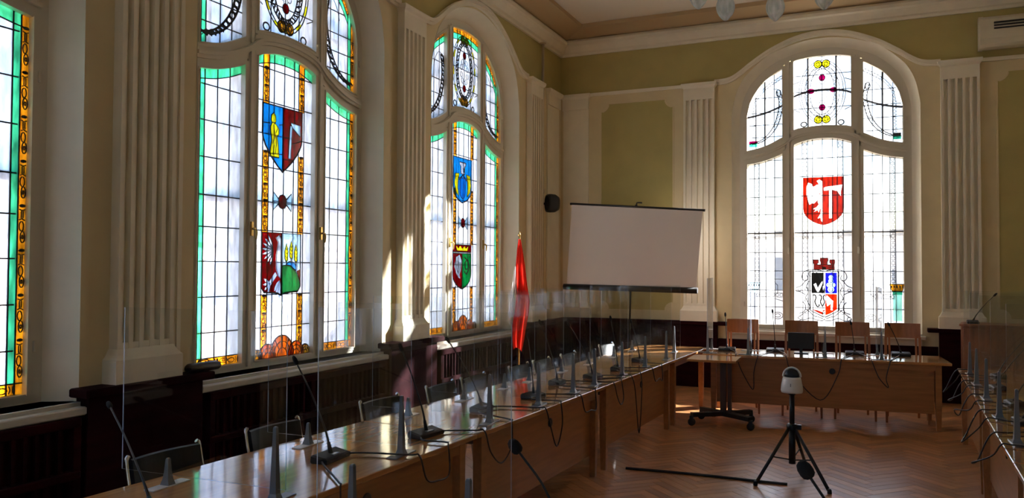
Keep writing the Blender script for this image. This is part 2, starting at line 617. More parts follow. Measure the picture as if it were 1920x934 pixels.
# ------------------------------------------------------------------ floor with herringbone parquet
fl = tag(MB().box(-.1, X1 + .2, Y0 - .2, .3, -.12, -0.006).build('floor', principled('parquet_joint', (0.06, 0.028, 0.014), 0.6)), 'glossy brown herringbone parquet floor', None, None, 'structure')
SL, SW = 0.45, 0.09
g = 0.0012
cand = []
c45 = math.cos(PI / 4)
for i in range(-260, 260):
    for j in range(-14, 15):
        for k in (0, 1):
            if k == 0:
                cx, cy, a = i * SW + j * 2 * SL + SL / 2, i * SW + SW / 2, 0.0
            else:
                cx, cy, a = SL + i * SW + SW / 2 + j * 2 * SL, i * SW + SW - SL / 2, PI / 2
            X, Y = (cx - cy) * c45 + 4.2, (cx + cy) * c45 - 6.0
            if 0.2 < X < X1 + .1 and Y0 < Y < 0.05:
                cand.append((X, Y, a + PI / 4))
vis = []
rest = []
for q in cand:
    iv = in_view((q[0], q[1], 0), 0)
    if iv and 2.75 < q[0] < 5.55 and q[1] < -2.2:
        vis.append((iv[2], q))
    else:
        rest.append(q)
vis.sort(key=lambda t: t[0])
rest += [q for _, q in vis[290:]]
stave_me = MB().bbox(-SL / 2 + g, SL / 2 - g, -SW / 2 + g, SW / 2 - g, -.010, 0, .0012).mesh('stave', PARQ)
for _, q in vis[:290]:
    link('stave', stave_me, fl, (q[0], q[1], random.uniform(-.0006, .0)), q[2] + (PI if random.random() < .5 else 0))
mb = MB()
for X, Y, a in rest:
    ca, sa = math.cos(a), math.sin(a)
    vs = []
    for dx, dy in ((-1, -1), (1, -1), (1, 1), (-1, 1)):
        lx, ly = dx * (SL / 2 - g), dy * (SW / 2 - g)
        vs.append((X + lx * ca - ly * sa, Y + lx * sa + ly * ca, 0))
    vs += [(x, y, -.01) for x, y, _ in vs]
    mb._add(vs, [(0, 1, 2, 3)] + [(i + 4, (i + 1) % 4 + 4, (i + 1) % 4, i) for i in range(4)])
pq = mb.build('parquet', PARQ, fl)
pq['kind'] = 'stuff'

# ------------------------------------------------------------------ pilasters
def pilaster(name, loc, rotz, n, label, fluted=True, w=0.46, proud=0.085):
    root = tag(link(name, None, None, loc, rotz), label, None, None, 'structure')
    h = w / 2
    z0, zs, zf = 0.97, 1.20, 4.34
    MB().ribbon([-h + .004, h - .004], zs - .02, CAPZ - .07, n - .02, n + proud * .40).build('shaft', STUCCO, root)
    if fluted:
        me = {}
        nr = 6
        fw = 0.034
        gap = (w - nr * fw) / (nr - 1)
        for k in range(nr):
            u = -h + fw / 2 + k * (fw + gap)
            MB().prism([(u - fw / 2, zs), (u + fw / 2, zs), (u + fw / 2, zf - .021), (u - fw / 2, zf - .021)], n + proud * .35, n + proud).build('fillet', STUCCO, root)
        MB().ribbon([-h - .002, h + .002], zs + .012, zs + .05, n + proud * .30, n + proud * .96).build('flute_foot', STUCCO, root)
    m = MB()
    m.ribbon([-h, h], zf - .02, CAPZ - .06, n, n + proud)
    m.loft([[(-h - e, -n - proud - e, z), (h + e, -n - proud - e, z), (h + e, -n + .01, z), (-h - e, -n + .01, z)] for e, z in ((0, CAPZ - .07), (.012, CAPZ - .05), (.03, CAPZ - .03), (.034, CAPZ), (.03, CAPZ + .012))])
    m.build('capital', STUCCO, root)
    m = MB()
    m.loft([[(-h - e, -n - proud - e, z), (h + e, -n - proud - e, z), (h + e, -n + .01, z), (-h - e, -n + .01, z)] for e, z in ((.045, z0 - .03), (.045, zs - .06), (.03, zs - .045), (.02, zs - .03), (0, zs + .01))])
    m.build('plinth', STUCCO, root)
    return root


pilaster('trim_3', (0, -8.30, 0), LROT, NL, 'fluted cream pilaster beside the white wall conduit')
pilaster('trim_4', (0, -4.815, 0), LROT, NL, 'fluted cream pilaster dappled by sunlight between two stained-glass windows')
pilaster('trim_5', (0, -1.32, 0), LROT, NL, 'fluted cream pilaster next to the thin wall pipe')
pilaster('trim_6', (2.48, 0, 0), 0, NB, 'fluted cream pilaster beside the projection screen')
pilaster('trim_7', (5.93, 0, 0), 0, NB, 'fluted cream pilaster below the air conditioner')
pilaster('trim_8', (0, -11.78, 0), LROT, NL, 'fluted cream pilaster between the windows farthest from the screen')
pilaster('trim_9', (.50, 0, 0), 0, NB, 'plain corner pilaster on the end wall', fluted=False, w=.44, proud=.05)
pilaster('trim_10', (0, -.50, 0), LROT, NL, 'plain corner pilaster by the wall speaker', fluted=False, w=.5, proud=.05)

# flat string moulding and framed olive panels of the end wall
def wallpanel(x0, x1, z0, z1, notch):
    def q(cx, cz, a0):
        return [(cx + notch * math.cos(a), cz + notch * math.sin(a)) for a in lin(a0, a0 - PI / 2, 6)]
    poly = q(x0, z0, PI / 2) + q(x1, z0, PI) + q(x1, z1, 1.5 * PI) + q(x0, z1, 2 * PI)
    return poly
for x0, x1 in ((0.92, 2.08), (6.36, 7.75)):
    poly = wallpanel(x0, x1, 1.12, 4.385, .13)
    pn = MB().prism(poly, NB - .01, NB + .006).build('wall_panel', OLIVE, wall_back)
    MB().line(poly, .022, NB - .01, NB + .014, 0, True).build('panel_moulding', CREAM, pn)
MB().box(.235, 2.25, -NB - .03, -NB + .01, CAPZ - .035, CAPZ + .015).build('string_moulding', STUCCO, wall_back)
MB().box(6.18, X1, -NB - .03, -NB + .01, CAPZ - .035, CAPZ + .015).build('string_moulding', STUCCO, wall_back)


def archivolt(c, n, parent):
    us = [-1.27 + 2.54 * i / 72 for i in range(73)]
    m = MB()
    m.ribbon([c + u for u in [-1.5 + 3.0 * i / 80 for i in range(81)]], lambda u: f_arch(u - c) - .055, lambda u: f_arch(u - c) + .012, n - .01, n + .035)
    m.ribbon([c + u for u in [-1.5 + 3.0 * i / 80 for i in range(81)]], lambda u: f_arch(u - c) - .02, lambda u: f_arch(u - c) + .022, n - .01, n + .055)
    return m.build('archivolt', STUCCO, parent)


for c in (A_Y, B_Y, C_Y):
    archivolt(c, NL, wall_left)
archivolt(D_X, NB, wall_back)


def reveal(c, n, parent):
    """rounded splayed lining between the wall face and the window frame"""
    path = [(1.255, ZB - .06)] + [(1.255, z) for z in (2.0, 3.0, 4.0)]
    for u in lin(1.25, -1.25, 56):
        path.append((u, f_open(u)))
    path += [(-1.255, z) for z in (4.0, 3.0, 2.0)] + [(-1.255, ZB - .06)]
    cz = 3.6
    secs = [(1.0, n + .004), (.985, n - .25 * n), (.945, n * .45), (.915, .035)]
    vs, fs = [], []
    K = len(path)
    for sx, nn in secs:
        for u, z in path:
            zz = z if z < cz else cz + (z - cz) * (1 - (1 - sx) * .95)
            vs.append((c + u * sx, -nn, zz))
    for k in range(len(secs) - 1):
        for i in range(K - 1):
            fs.append((k * K + i, k * K + i + 1, (k + 1) * K + i + 1, (k + 1) * K + i))
    m = MB()
    m._add(vs, [f[::-1] for f in fs], 0, True)
    return m.build('window_reveal', STUCCO, parent)


for c in (Z_Y, A_Y, B_Y, C_Y):
    reveal(c, NL, wall_left)
reveal(D_X, NB, wall_back)

# ------------------------------------------------------------------ windows
PANE_CACHE = {}


LAYERS = []


def inside(pt, poly):
    x, y = pt
    c = False
    for i in range(len(poly)):
        (xa, ya), (xb, yb) = poly[i - 1], poly[i]
        if (ya > y) != (yb > y) and x < (xb - xa) * (y - ya) / (yb - ya) + xa:
            c = not c
    return c


def flush_layers():
    """coloured pieces are let into each other: every piece is cut out of those it lies on"""
    for i, (parent, poly, mat, name, n) in enumerate(LAYERS):
        bb = (min(q[0] for q in poly), max(q[0] for q in poly), min(q[1] for q in poly), max(q[1] for q in poly))
        over = [p2 for (pa, p2, m2, _, n2) in LAYERS[i + 1:] if pa is parent and n2 >= n and m2 is not mat
                and max(q[0] for q in p2) > bb[0] and min(q[0] for q in p2) < bb[1] and max(q[1] for q in p2) > bb[2] and min(q[1] for q in p2) < bb[3]]
        if not over:
            pane(parent, poly, mat, name, n, .002, True)
            continue
        pts, eds = [], []
        for P_ in [poly] + over:
            o = len(pts)
            pts += [Vector(q) for q in P_]
            eds += [(o + k, o + (k + 1) % len(P_)) for k in range(len(P_))]
        vv, _, ff = delaunay_2d_cdt(pts, eds, [], 0, 1e-5)[:3]
        tris = []
        for f in ff:
            c = (sum(vv[k].x for k in f) / 3, sum(vv[k].y for k in f) / 3)
            if inside(c, poly) and not any(inside(c, q) for q in over):
                tris.append(f)
        if not tris:
            continue
        m = MB()
        used = sorted({k for f in tris for k in f})
        idx = {k: j for j, k in enumerate(used)}
        K = len(used)
        cnt = {}
        for f in tris:
            for a, b in ((f[0], f[1]), (f[1], f[2]), (f[2], f[0])):
                cnt[(a, b)] = 1
        rim = [(a, b) for (a, b) in cnt if (b, a) not in cnt]
        fs = [tuple(idx[k] for k in f) for f in tris] + [tuple(idx[k] + K for k in reversed(f)) for f in tris]
        fs += [(idx[a], idx[a] + K, idx[b] + K, idx[b]) for a, b in rim]
        m._add([(vv[k].x, -n - .002, vv[k].y) for k in used] + [(vv[k].x, -n + .002, vv[k].y) for k in used], fs)
        m.build(name, mat, parent)
    LAYERS.clear()


def pane(parent, poly, mat, name='pane', n=0.0, th=.002, now=False):
    if n > .001 and not now:
        LAYERS.append((parent, poly, mat, name, n))
        return None
    cu = sum(q[0] for q in poly) / len(poly)
    cz = sum(q[1] for q in poly) / len(poly)
    key = (mat.name, n, tuple((round(u - cu, 4), round(z - cz, 4)) for u, z in poly))
    me = PANE_CACHE.get(key)
    if me is None:
        me = PANE_CACHE[key] = MB().prism([(u - cu, z - cz) for u, z in poly], n - th, n + th).mesh(name, mat)
    return link(name, me, parent, (cu, 0, cz))


def cell(u0, u1, lo, hi, z0, z1):
    """grid cell clipped to lo(u) .. hi(u); None when nothing is left"""
    us = [u0, u1]
    need = lo(u0) > z0 or lo(u1) > z0 or hi(u0) < z1 or hi(u1) < z1 or lo((u0 + u1) / 2) > z0
    if need:
        us = lin(u0, u1, 4)
    bot = [(u, max(z0, lo(u))) for u in us]
    top = [(u, min(z1, hi(u))) for u in us]
    if max(t[1] - b[1] for t, b in zip(top, bot)) < .012:
        return None
    keep = [(b, t) for b, t in zip(bot, top) if t[1] - b[1] > 1e-4]
    if len(keep) < 2:
        return None
    return [b for b, _ in keep] + [t for _, t in reversed(keep)]


def chain(mb, path, r, w=.005, n0=.002, n1=.006, closed=False):
    """row of small rings along a path"""
    P = [Vector((a, b)) for a, b in path]
    acc = 0.0
    nxt = r
    for a, b in zip(P[:-1], P[1:]):
        L = (b - a).length
        while nxt <= acc + L:
            q = a.lerp(b, (nxt - acc) / max(L, 1e-6))
            mb.ell(q.x, q.y, r * .82, r * .82, w, n0, n1, 0, 8)
            nxt += 2.1 * r
        acc += L


def scroll(mb, u0, u1, z0, z1, per, phase=0.0):
    """painted scrollwork on an amber border running upwards"""
    c, h = (u0 + u1) / 2, (u1 - u0) / 2
    z = z0 + phase
    while z + per < z1 + .02:
        w = .0055
        mb.ell(c + h * .15, z + per * .26, h * .62, per * .13, w, .003, .006, 0, 10)
        mb.ell(c + h * .15, z + per * .26, h * .24, per * .05, w, .003, .006, 0, 6)
        mb.ell(c - h * .15, z + per * .50, h * .62, per * .11, w, .003, .006, 0, 10)
        mb.line([(c - h * .8, z + per * .64), (c - h * .1, z + per * .67), (c + h * .8, z + per * .63)], w, .003, .006)
        mb.line([(c - h * .25, z + per * .68), (c - h * .25, z + per * .84)], w, .003, .006)
        mb.line([(c + h * .25, z + per * .68), (c + h * .25, z + per * .84)], w, .003, .006)
        mb.line([(c - h * .8, z + per * .88), (c, z + per * .85), (c + h * .8, z + per * .88)], w, .003, .006)
        mb.disc(c, z + per * .96, h * .85, .011, .003, .007, 0, 8)
        z += per


def scroll_h(mb, u0, u1, z0, z1, per):
    c, h = (z0 + z1) / 2, (z1 - z0) / 2
    u = u0
    while u + per < u1 + .02:
        w = .0055
        mb.ell(u + per * .25, c + h * .1, per * .2, h * .6, w, .003, .006, 0, 10)
        mb.ell(u + per * .25, c + h * .1, per * .08, h * .25, w, .003, .006, 0, 6)
        mb.ell(u + per * .62, c - h * .1, per * .16, h * .6, w, .003, .006, 0, 10)
        mb.line([(u + per * .82, c - h * .8), (u + per * .86, c), (u + per * .82, c + h * .8)], w, .003, .006)
        mb.disc(u + per * .95, c, .01, h * .85, .003, .007, 0, 8)
        u += per


def shx(a, k):
    return (1 - k) * math.cos(a * PI / 2) + k * (1 - a ** 1.7)


def shz(a, k):
    return (1 - k) * math.sin(a * PI / 2) + k * a


def shield_poly(l, r, t, b, waist, sharp=0.0):
    m = (l + r) / 2
    pts = [(l, t), (r, t), (r, waist)]
    for k in range(1, 6):
        a = k / 6
        pts.append((m + (r - m) * shx(a, sharp), waist - (waist - b) * shz(a, sharp)))
    pts.append((m, b))
    for k in range(5, 0, -1):
        a = k / 6
        pts.append((m - (r - m) * shx(a, sharp), waist - (waist - b) * shz(a, sharp)))
    pts.append((l, waist))
    return pts


def halves(poly, m):
    """left and right half of a polygon symmetric about u = m"""
    L = [(min(u, m), z) for u, z in poly]
    R = [(max(u, m), z) for u, z in poly]
    def clean(P):
        out = []
        for q in P:
            if not out or (abs(q[0] - out[-1][0]) > 1e-5 or abs(q[1] - out[-1][1]) > 1e-5):
                out.append(q)
        return out
    return clean(L), clean(R)


def leaf(cx, cz, ang, ln, wd):
    ca, sa = math.cos(ang), math.sin(ang)
    pts = [(0, 0), (.35, .5), (.75, .42), (1, 0), (.75, -.42), (.35, -.5)]
    return [(cx + x * ln * ca - y * wd * sa, cz + x * ln * sa + y * wd * ca) for x, y in pts]


def eagle(parent, m, zc, s, mat, out=None):
    """left half of a displayed eagle: wing feathers, body, leg with claws, half tail"""
    for k in range(8):
        a = rad(118 + k * 19)
        pane(parent, leaf(m - .095 * s, zc + .10 * s, a, (.150 - .002 * k) * s, .026 * s), mat, 'eagle_feather', .0065)
    body = [(m - .003, zc + .20 * s), (m - .03 * s, zc + .235 * s), (m - .07 * s, zc + .21 * s), (m - .04 * s, zc + .17 * s), (m - .065 * s, zc + .06 * s), (m - .06 * s, zc - .06 * s), (m - .035 * s, zc - .12 * s), (m - .003, zc - .14 * s)]
    pane(parent, body, mat, 'eagle_body', .0105)
    pane(parent, [(m - .07 * s, zc - .08 * s), (m - .045 * s, zc - .11 * s), (m - .13 * s, zc - .20 * s), (m - .15 * s, zc - .17 * s)], mat, 'eagle_leg', .0065)
    for k in range(4):
        pane(parent, leaf(m - .135 * s, zc - .18 * s, rad(150 + k * 35), .085 * s, .022 * s), mat, 'eagle_claw', .0105)
    for k in range(3):
        pane(parent, leaf(m - .012 * s, zc - .15 * s, rad(268 - k * 17), (.16 - .02 * k) * s, .035 * s), mat, 'eagle_tail', .0065)
    if out is not None:
        out.line(body, .006, .012, .014, 0, True)
        for k in range(8):
            a = rad(118 + k * 19)
            out.line(leaf(m - .095 * s, zc + .10 * s, a, (.150 - .002 * k) * s, .026 * s), .004, .008, .0095, 0, True)


def outline(mb, poly, w=.011):
    mb.line(poly, w, .003, .008, 0, True)


def sash_frame(root, u0, u1, lo, hi, name='sash'):
    t = .036
    m = MB()
    n0, n1 = -.028, .042
    lo_f = lo if callable(lo) else (lambda u: lo)
    hi_f = hi
    cl = lambda u: min(max(u, u0), u1)
    for a, b in ((u0 - t, u0), (u1, u1 + t)):
        m.ribbon([a, b], lambda u: lo_f(cl(u)) - t, lambda u: hi_f(cl(u)) + t, n0, n1)
    us = lin(u0, u1, 12)
    m.ribbon(us, lambda u: lo_f(u) - t, lo_f, n0, n1)
    m.ribbon(us, hi_f, lambda u: hi_f(u) + t, n0, n1)
    # thin bead round the glass
    bd = .012
    pts = [(u, lo_f(u) - bd / 2) for u in us] + [(u, hi_f(u) + bd / 2) for u in reversed(us)]
    m.line(pts, bd, .0, .05, 0, True)
    return m.build(name, FRAMEP, root)


def window(name, loc, rotz, design, label, full=True):
    root = tag(link(name, None, None, loc, rotz), label, None, None, 'structure')
    plain = design == 'D'
    rows = [ZB, 1.215, 1.46, 1.742, 2.012, 2.30, 2.571, 2.83, 3.11, 3.37, 3.8] if plain else [ZB, 1.23, 1.515, 1.80, 2.077, 2.33, 2.634, 2.928, 3.215, 3.505, 3.8]
    GW = G_BRIGHT if plain else G_WHITE
    # fixed frame ----------------------------------------------------------
    t = .036
    m = MB()
    out_us = [1.085, 1.15, 1.2, 1.235, 1.262]
    for s in (-1, 1):
        us = sorted(s * u for u in out_us)
        m.ribbon(us, ZB - .08, lambda u: f_open(u) + .03, -.05, .035)
    us = lin(-1.085, 1.085, 60)
    m.ribbon(us, lambda u: f_uptop(min(max(u, -W2), W2)) + t, lambda u: f_open(u) + .03, -.05, .035)
    m.ribbon([-1.085, 1.085], ZB - .08, ZB - t, -.05, .035)
    m.build('outer_frame', FRAMEP, root)
    m = MB()
    us = lin(-1.085, 1.085, 60)
    m.ribbon(us, lambda u: f_lowtop(u) + t, lambda u: f_upbot(u) - t, -.05, .04)
    m.ribbon(us, lambda u: (f_lowtop(u) + f_upbot(u)) / 2 - .028, lambda u: (f_lowtop(u) + f_upbot(u)) / 2 + .034, .03, .062)
    m.ribbon(us, lambda u: (f_lowtop(u) + f_upbot(u)) / 2 + .002, lambda u: (f_lowtop(u) + f_upbot(u)) / 2 + .03, .03, .08)
    m.build('transom', FRAMEP, root)
    for s in (-1, 1):
        c = s * .4645
        m = MB()
        zt = (f_lowtop(c) + f_upbot(c)) / 2
        m.ribbon([c - .0745, c + .0745], f_lowtop(c) - .06, f_upbot(c) + .10, -.045, .030)
        m.ribbon([c - .0395, c + .0395], ZB - t, zt - .02, -.05, .04)
        m.ribbon([c - .020, c + .020], ZB - t, zt - .02, .03, .058)
        m.ribbon([c - .0395, c + .0395], zt + .03, f_uptop(c) + .04, -.05, .04)
        m.ribbon([c - .016, c + .016], zt + .03, f_uptop(c) + .04, .03, .055)
        m.build('mullion', FRAMEP, root)
    # secondary window behind the leaded glass ---------------------------------
    m = MB()
    us = lin(-1.25, 1.25, 40)
    q0, q1 = -.16, -.11
    for c in (-.465, .465):
        m.ribbon([c - .055, c + .055], ZB - .08, f_uptop(c) + .1, q0, q1)
    m.ribbon(us, lambda u: f_lowtop(u) - .0, lambda u: f_upbot(u) + .0, q0, q1)
    m.ribbon([-1.25, 1.25], 2.295, 2.355, q0, q1) if not plain else m.ribbon([-1.25, 1.25], 2.287, 2.307, q0, q1)
    if not plain:
        m.ribbon(us, lambda u: f_bar(u) - .02, lambda u: f_bar(u) + .02, q0, q1)
        for c in (-.79, .79, -.19, .19):
            m.ribbon([c - .018, c + .018], f_upbot(c), f_uptop(c) + .03, q0, q1)
    for s in (-1, 1):
        us2 = sorted(s * u for u in (1.04, 1.1, 1.2, 1.26))
        m.ribbon(us2, ZB - .08, lambda u: f_open(u) + .03, q0, q1)
    m.build('storm_window_frame', FRAMEP, root)

    if plain and full:
        for a, b in ((-W2, -.539), (-.39, .39), (.539, W2)):
            MB().ribbon(lin(a, b, 12), lambda u: f_bar(u) - .014, lambda u: f_bar(u) + .014, -.022, -.006).build('glazing_bar', BARS, root)
        for c in (-.79, .79, -.19, .19):
            MB().ribbon([c - .013, c + .013], f_upbot(c), f_uptop(c), -.020, -.0055).build('glazing_bar', BARS, root)
        for a, b in ((-W2, -.539), (-.39, .39), (.539, W2)):
            MB().ribbon([a, b], 2.29, 2.308, -.022, -.006).build('glazing_bar', BARS, root)
    one = lambda z: (lambda u: z)
    sashes = {}
    lead_w = .009 if plain else .009
    # ---------------------------------------------------------------- lower lights
    for side in (-1, 0, 1):
        u0, u1 = (-W2, -.539) if side < 0 else ((-.39, .39) if side == 0 else (.539, W2))
        sash = sash_frame(root, u0, u1, ZB, f_lowtop)
        sashes[('low', side)] = sash
        lead, paint = MB(), MB()
        paint.ws = 1.45 if plain else 1.3
        if side == 0:
            cols = [-.39, -.275, -.20, -.135, 0, .135, .20, .275, .39]
            special = {1: 'band', 6: 'band'}
        else:
            base = [-W2, -.994, -.943, -.807, -.672, -.539] if not plain else [-W2, -.943, -.874, -.783, -.656, -.539]
            special = {0: 'gold', 1: 'teal'} if not plain else {1: 'band'}
            cols = base if side < 0 else [-b for b in reversed(base)]
            if side > 0:
                nc = len(cols) - 1
                special = {nc - 1 - k: v for k, v in special.items()}
        if not full:
            cols = [u0, (u0 + u1) / 2, u1]
            special = {}
        rr = rows if full else [ZB, 1.8, 2.63, 3.8]
        topband = .075 if not plain else 0.0
        zlow = ZB
        if not plain and side != 0 and full:
            zlow = ZB + .07
        for ci in range(len(cols) - 1):
            a, b = cols[ci], cols[ci + 1]
            kind = special.get(ci)
            lead.ribbon([a - lead_w / 2, a + lead_w / 2], ZB, f_lowtop(a), -.004, .0045) if ci else None
            if kind == 'gold':
                zz = [ZB, 1.23, 1.515, 1.80, 2.077, 2.33, 2.634, 2.928, f_lowtop((a + b) / 2)]
                for z0, z1 in zip(zz[:-1], zz[1:]):
                    pp = cell(a, b, one(ZB), f_lowtop, z0, z1 if z1 < 3.2 else 9)
                    if pp:
                        pane(sash, pp, G_GOLD, 'border_pane')
                scroll(paint, a + .004, b - .004, ZB + .07, 3.30, .2785)
                continue
            if kind == 'band':
                zz = [ZB] + [1.515, 2.077, 2.634, 3.215, 3.9] if plain else [ZB, 1.05, 1.51, 2.062, 2.40, 2.78, 3.195, 3.9]
                clear = {ZB: 1, 1.51: 1, 2.78: 1}
                for z0, z1 in zip(zz[:-1], zz[1:]):
                    pp = cell(a, b, one(ZB), f_lowtop, z0, z1)
                    if pp:
                        pane(sash, pp, GW if plain or z0 in clear else G_GOLD, 'pane' if z0 in clear else 'border_pane')
                if plain:
                    zt = f_lowtop((a + b) / 2)
                    for c0, c1 in (((ZB + .62, zt),) if side else ((ZB + .84, 2.56), (3.10, zt))):
                        chain(paint, [((a + b) / 2, c0), ((a + b) / 2, c1)], .030)
                        paint.line([(a + .010, c0), (a + .010, c1 - .01)], .003, .003, .006)
                        paint.line([(b - .010, c0), (b - .010, c1 - .01)], .003, .003, .006)
                else:
                    [scroll(paint, a + .004, b - .004, q0, q1, qp) for q0, q1, qp in ((1.06, 1.51, .15), (2.064, 2.78, .1432), (3.2, f_lowtop(a), .16))]
                continue
            mat = G_TEAL if kind == 'teal' else GW
            hi = (lambda u: f_lowtop(u) - topband) if kind is None else f_lowtop
            zs = [zlow] + [z for z in rr if z > zlow + .05]
            for z0, z1 in zip(zs[:-1], zs[1:]):
                pp = cell(a, b, one(zlow), hi, z0, z1)
                if pp:
                    pane(sash, pp, mat)
            if topband and kind is None:
                pp = cell(a, b, lambda u: f_lowtop(u) - topband, f_lowtop, 0, 9)
                if pp:
                    pane(sash, pp, G_TEAL)
        if not plain and side != 0 and full:
            ga, gb = (-.994, -.539) if side < 0 else (.539, .994)
            gm = (ga + gb) / 2
            for a, b in ((ga, gm), (gm, gb)):
                pane(sash, [(a, ZB), (b, ZB), (b, zlow), (a, zlow)], G_GOLD, 'border_pane')
            scroll_h(paint, ga + .005, gb, ZB + .004, zlow - .004, .2275)
            lead.ribbon([u0, u1], zlow - .004, zlow + .004, -.004, .0045)
        # horizontal leads
        for z in rr[1:-1]:
            if z < f_lowtop(u0 if side <= 0 else u1) + .4:
                ok = [u for u in lin(u0, u1, 30) if f_lowtop(u) - topband > z]
                if len(ok) > 1:
                    if special.get(0) == 'gold':
                        ok = [u for u in ok if u > -.994]
                    if special.get(len(cols) - 2) == 'gold':
                        ok = [u for u in ok if u < .994]
                    lead.ribbon([ok[0], ok[-1]], z - lead_w / 2, z + lead_w / 2, -.004, .0045)
        if topband:
            us = lin(u0, u1, 14)
            lead.ribbon(us, lambda u: f_lowtop(u) - topband - .004, lambda u: f_lowtop(u) - topband + .004, -.004, .0045)
        lead.build('lead_came', LEAD, sash)
        sashes[('paint', side)] = paint
    # ---------------------------------------------------------------- upper lights
    for side in (-1, 0, 1):
        u0, u1 = (-W2, -.539) if side < 0 else ((-.39, .39) if side == 0 else (.539, W2))
        sash = sash_frame(root, u0, u1, f_upbot, f_uptop)
        sashes[('up', side)] = sash
        lead, paint = MB(), MB()
        paint.ws = 1.45 if plain else 1.3
        if side == 0:
            cols = [-.39, -.19, 0, .19, .39]
            rws = [3.5, 4.1, 4.345, 4.58, 4.9]
        else:
            base = [-W2, -.994, -.943, -.79, -.66, -.539] if not plain else [-W2, -.92, -.79, -.66, -.539]
            cols = base if side < 0 else [-b for b in reversed(base)]
            rws = [3.4, 3.72, 3.9, 4.08, 4.30, 4.9]
        if not full:
            cols, rws = [u0, (u0 + u1) / 2, u1], [3.4, 4.9]
        gb_, tb_ = (.055, .075) if not plain and full else (0, 0)
        for ci in range(len(cols) - 1):
            a, b = cols[ci], cols[ci + 1]
            mid = abs((a + b) / 2)
            mat = GW
            if not plain and full and side != 0:
                mat = G_GOLD if mid > .994 else (G_TEAL if mid > .943 else GW)
            if ci:
                lead.ribbon([a - lead_w / 2, a + lead_w / 2], f_upbot(a), f_uptop(a), -.004, .0045)
            hi = (lambda u: f_uptop(u) - gb_ - tb_) if mat is GW and gb_ else f_uptop
            for z0, z1 in zip(rws[:-1], rws[1:]):
                pp = cell(a, b, f_upbot, hi, z0, z1)
                if pp:
                    pane(sash, pp, mat, 'border_pane' if mat is G_GOLD else 'pane')
            if gb_ and mat is GW:
                pp = cell(a, b, lambda u: f_uptop(u) - gb_ - tb_, lambda u: f_uptop(u) - gb_, 0, 9)
                pane(sash, pp, G_TEAL)
                pp = cell(a, b, lambda u: f_uptop(u) - gb_, f_uptop, 0, 9)
                pane(sash, pp, G_GOLD, 'border_pane')
        if gb_:
            ua, ub = (-.943, -.539) if side < 0 else ((-.39, .39) if side == 0 else (.539, .943))
            for d in (gb_, gb_ + tb_):
                lead.ribbon(lin(ua, ub, 14), lambda u: f_uptop(u) - d - .004, lambda u: f_uptop(u) - d + .004, -.004, .0045)
            for s2 in lin(ua, ub, 10)[:-1]:
                paint.ell(s2 + .03, f_uptop(s2 + .03) - gb_ / 2, .02, .016, .005, .003, .006, 0, 8)
            if side:
                scroll(paint, *sorted((side * .997, side * 1.046)), 3.66, 4.1, .2)
        for z in rws[1:-1]:
            ok = [u for u in lin(u0, u1, 30) if f_upbot(u) < z < f_uptop(u) - gb_ - tb_]
            if len(ok) > 1 and full:
                lead.ribbon([ok[0], ok[-1]], z - lead_w / 2, z + lead_w / 2, -.004, .0045)
        if full and side == 0:
            for k, (rx, rz) in enumerate(((.315, .455), (.285, .425), (.235, .38), (.165, .33))):
                paint.ell(0, 4.33, rx, rz, .008 if not plain else .006, .003, .007, 0, 28)
            chain(paint, [(.20 * math.cos(a), 4.33 + .355 * math.sin(a)) for a in lin(0, 2 * PI, 60)], .032)
            if not plain:
                for k in range(24):      # amber segments of the oval wreath
                    a0, a1 = 2 * PI * k / 24, 2 * PI * (k + .9) / 24
                    if k % 2 == 0:
                        pane(sash, [(.288 * math.cos(a0), 4.33 + .428 * math.sin(a0)), (.312 * math.cos(a0), 4.33 + .452 * math.sin(a0)), (.312 * math.cos(a1), 4.33 + .452 * math.sin(a1)), (.288 * math.cos(a1), 4.33 + .428 * math.sin(a1))], G_YELL, 'wreath_piece', .005)
                for k in range(36):
                    a0 = 2 * PI * k / 36
                    paint.line([(.17 * math.cos(a0), 4.33 + .335 * math.sin(a0)), (.232 * math.cos(a0 + .12), 4.33 + .376 * math.sin(a0 + .12))], .012, .003, .007)
            for z in (4.53, 4.10):
                pp = [(.042 * math.cos(2 * PI * i / 12), z + .046 * math.sin(2 * PI * i / 12)) for i in range(12)]
                pane(sash, pp, G_RED if not plain else G_PURP, 'gem', .006)
                outline(paint, pp, .006)
            if plain:
                for u in (-.15, .15):
                    pp = [(u + .05 * math.cos(2 * PI * i / 10), 4.345 + .04 * math.sin(2 * PI * i / 10)) for i in range(10)]
                    pane(sash, pp, G_PURP, 'gem', .006)
            for k in range(10):
                a = 2 * PI * k / 10 + .3
                paint.ell(.085 * math.cos(a), 4.32 + .15 * math.sin(a), .03, .035, .005, .003, .006, 0, 8)
            for z, sg in ((4.73, 1), (3.925, -1)):
                for u in (-.055, .055):
                    pp = [(u + .052 * math.cos(2 * PI * i / 12), z + .055 * math.sin(2 * PI * i / 12)) for i in range(12)]
                    pane(sash, pp, G_YELL if plain else G_GOLD, 'rosette', .006)
                    outline(paint, pp, .009)
                    paint.ell(u, z, .026, .03, .008, .003, .009, 0, 8)
                for k in range(5):
                    paint.line([(0, z - sg * .02), (-.1 + .05 * k, z - sg * .085)], .006, .003, .007)
            for s in (-1, 1):
                paint.ell(s * .25, 3.87, .04, .035, .012, .003, .006, 0, 10)
                paint.line([(s * .30, 4.5), (s * .385, 4.47)], .007, .003, .006)
                paint.line([(s * .30, 4.05), (s * .385, 4.09)], .007, .003, .006)
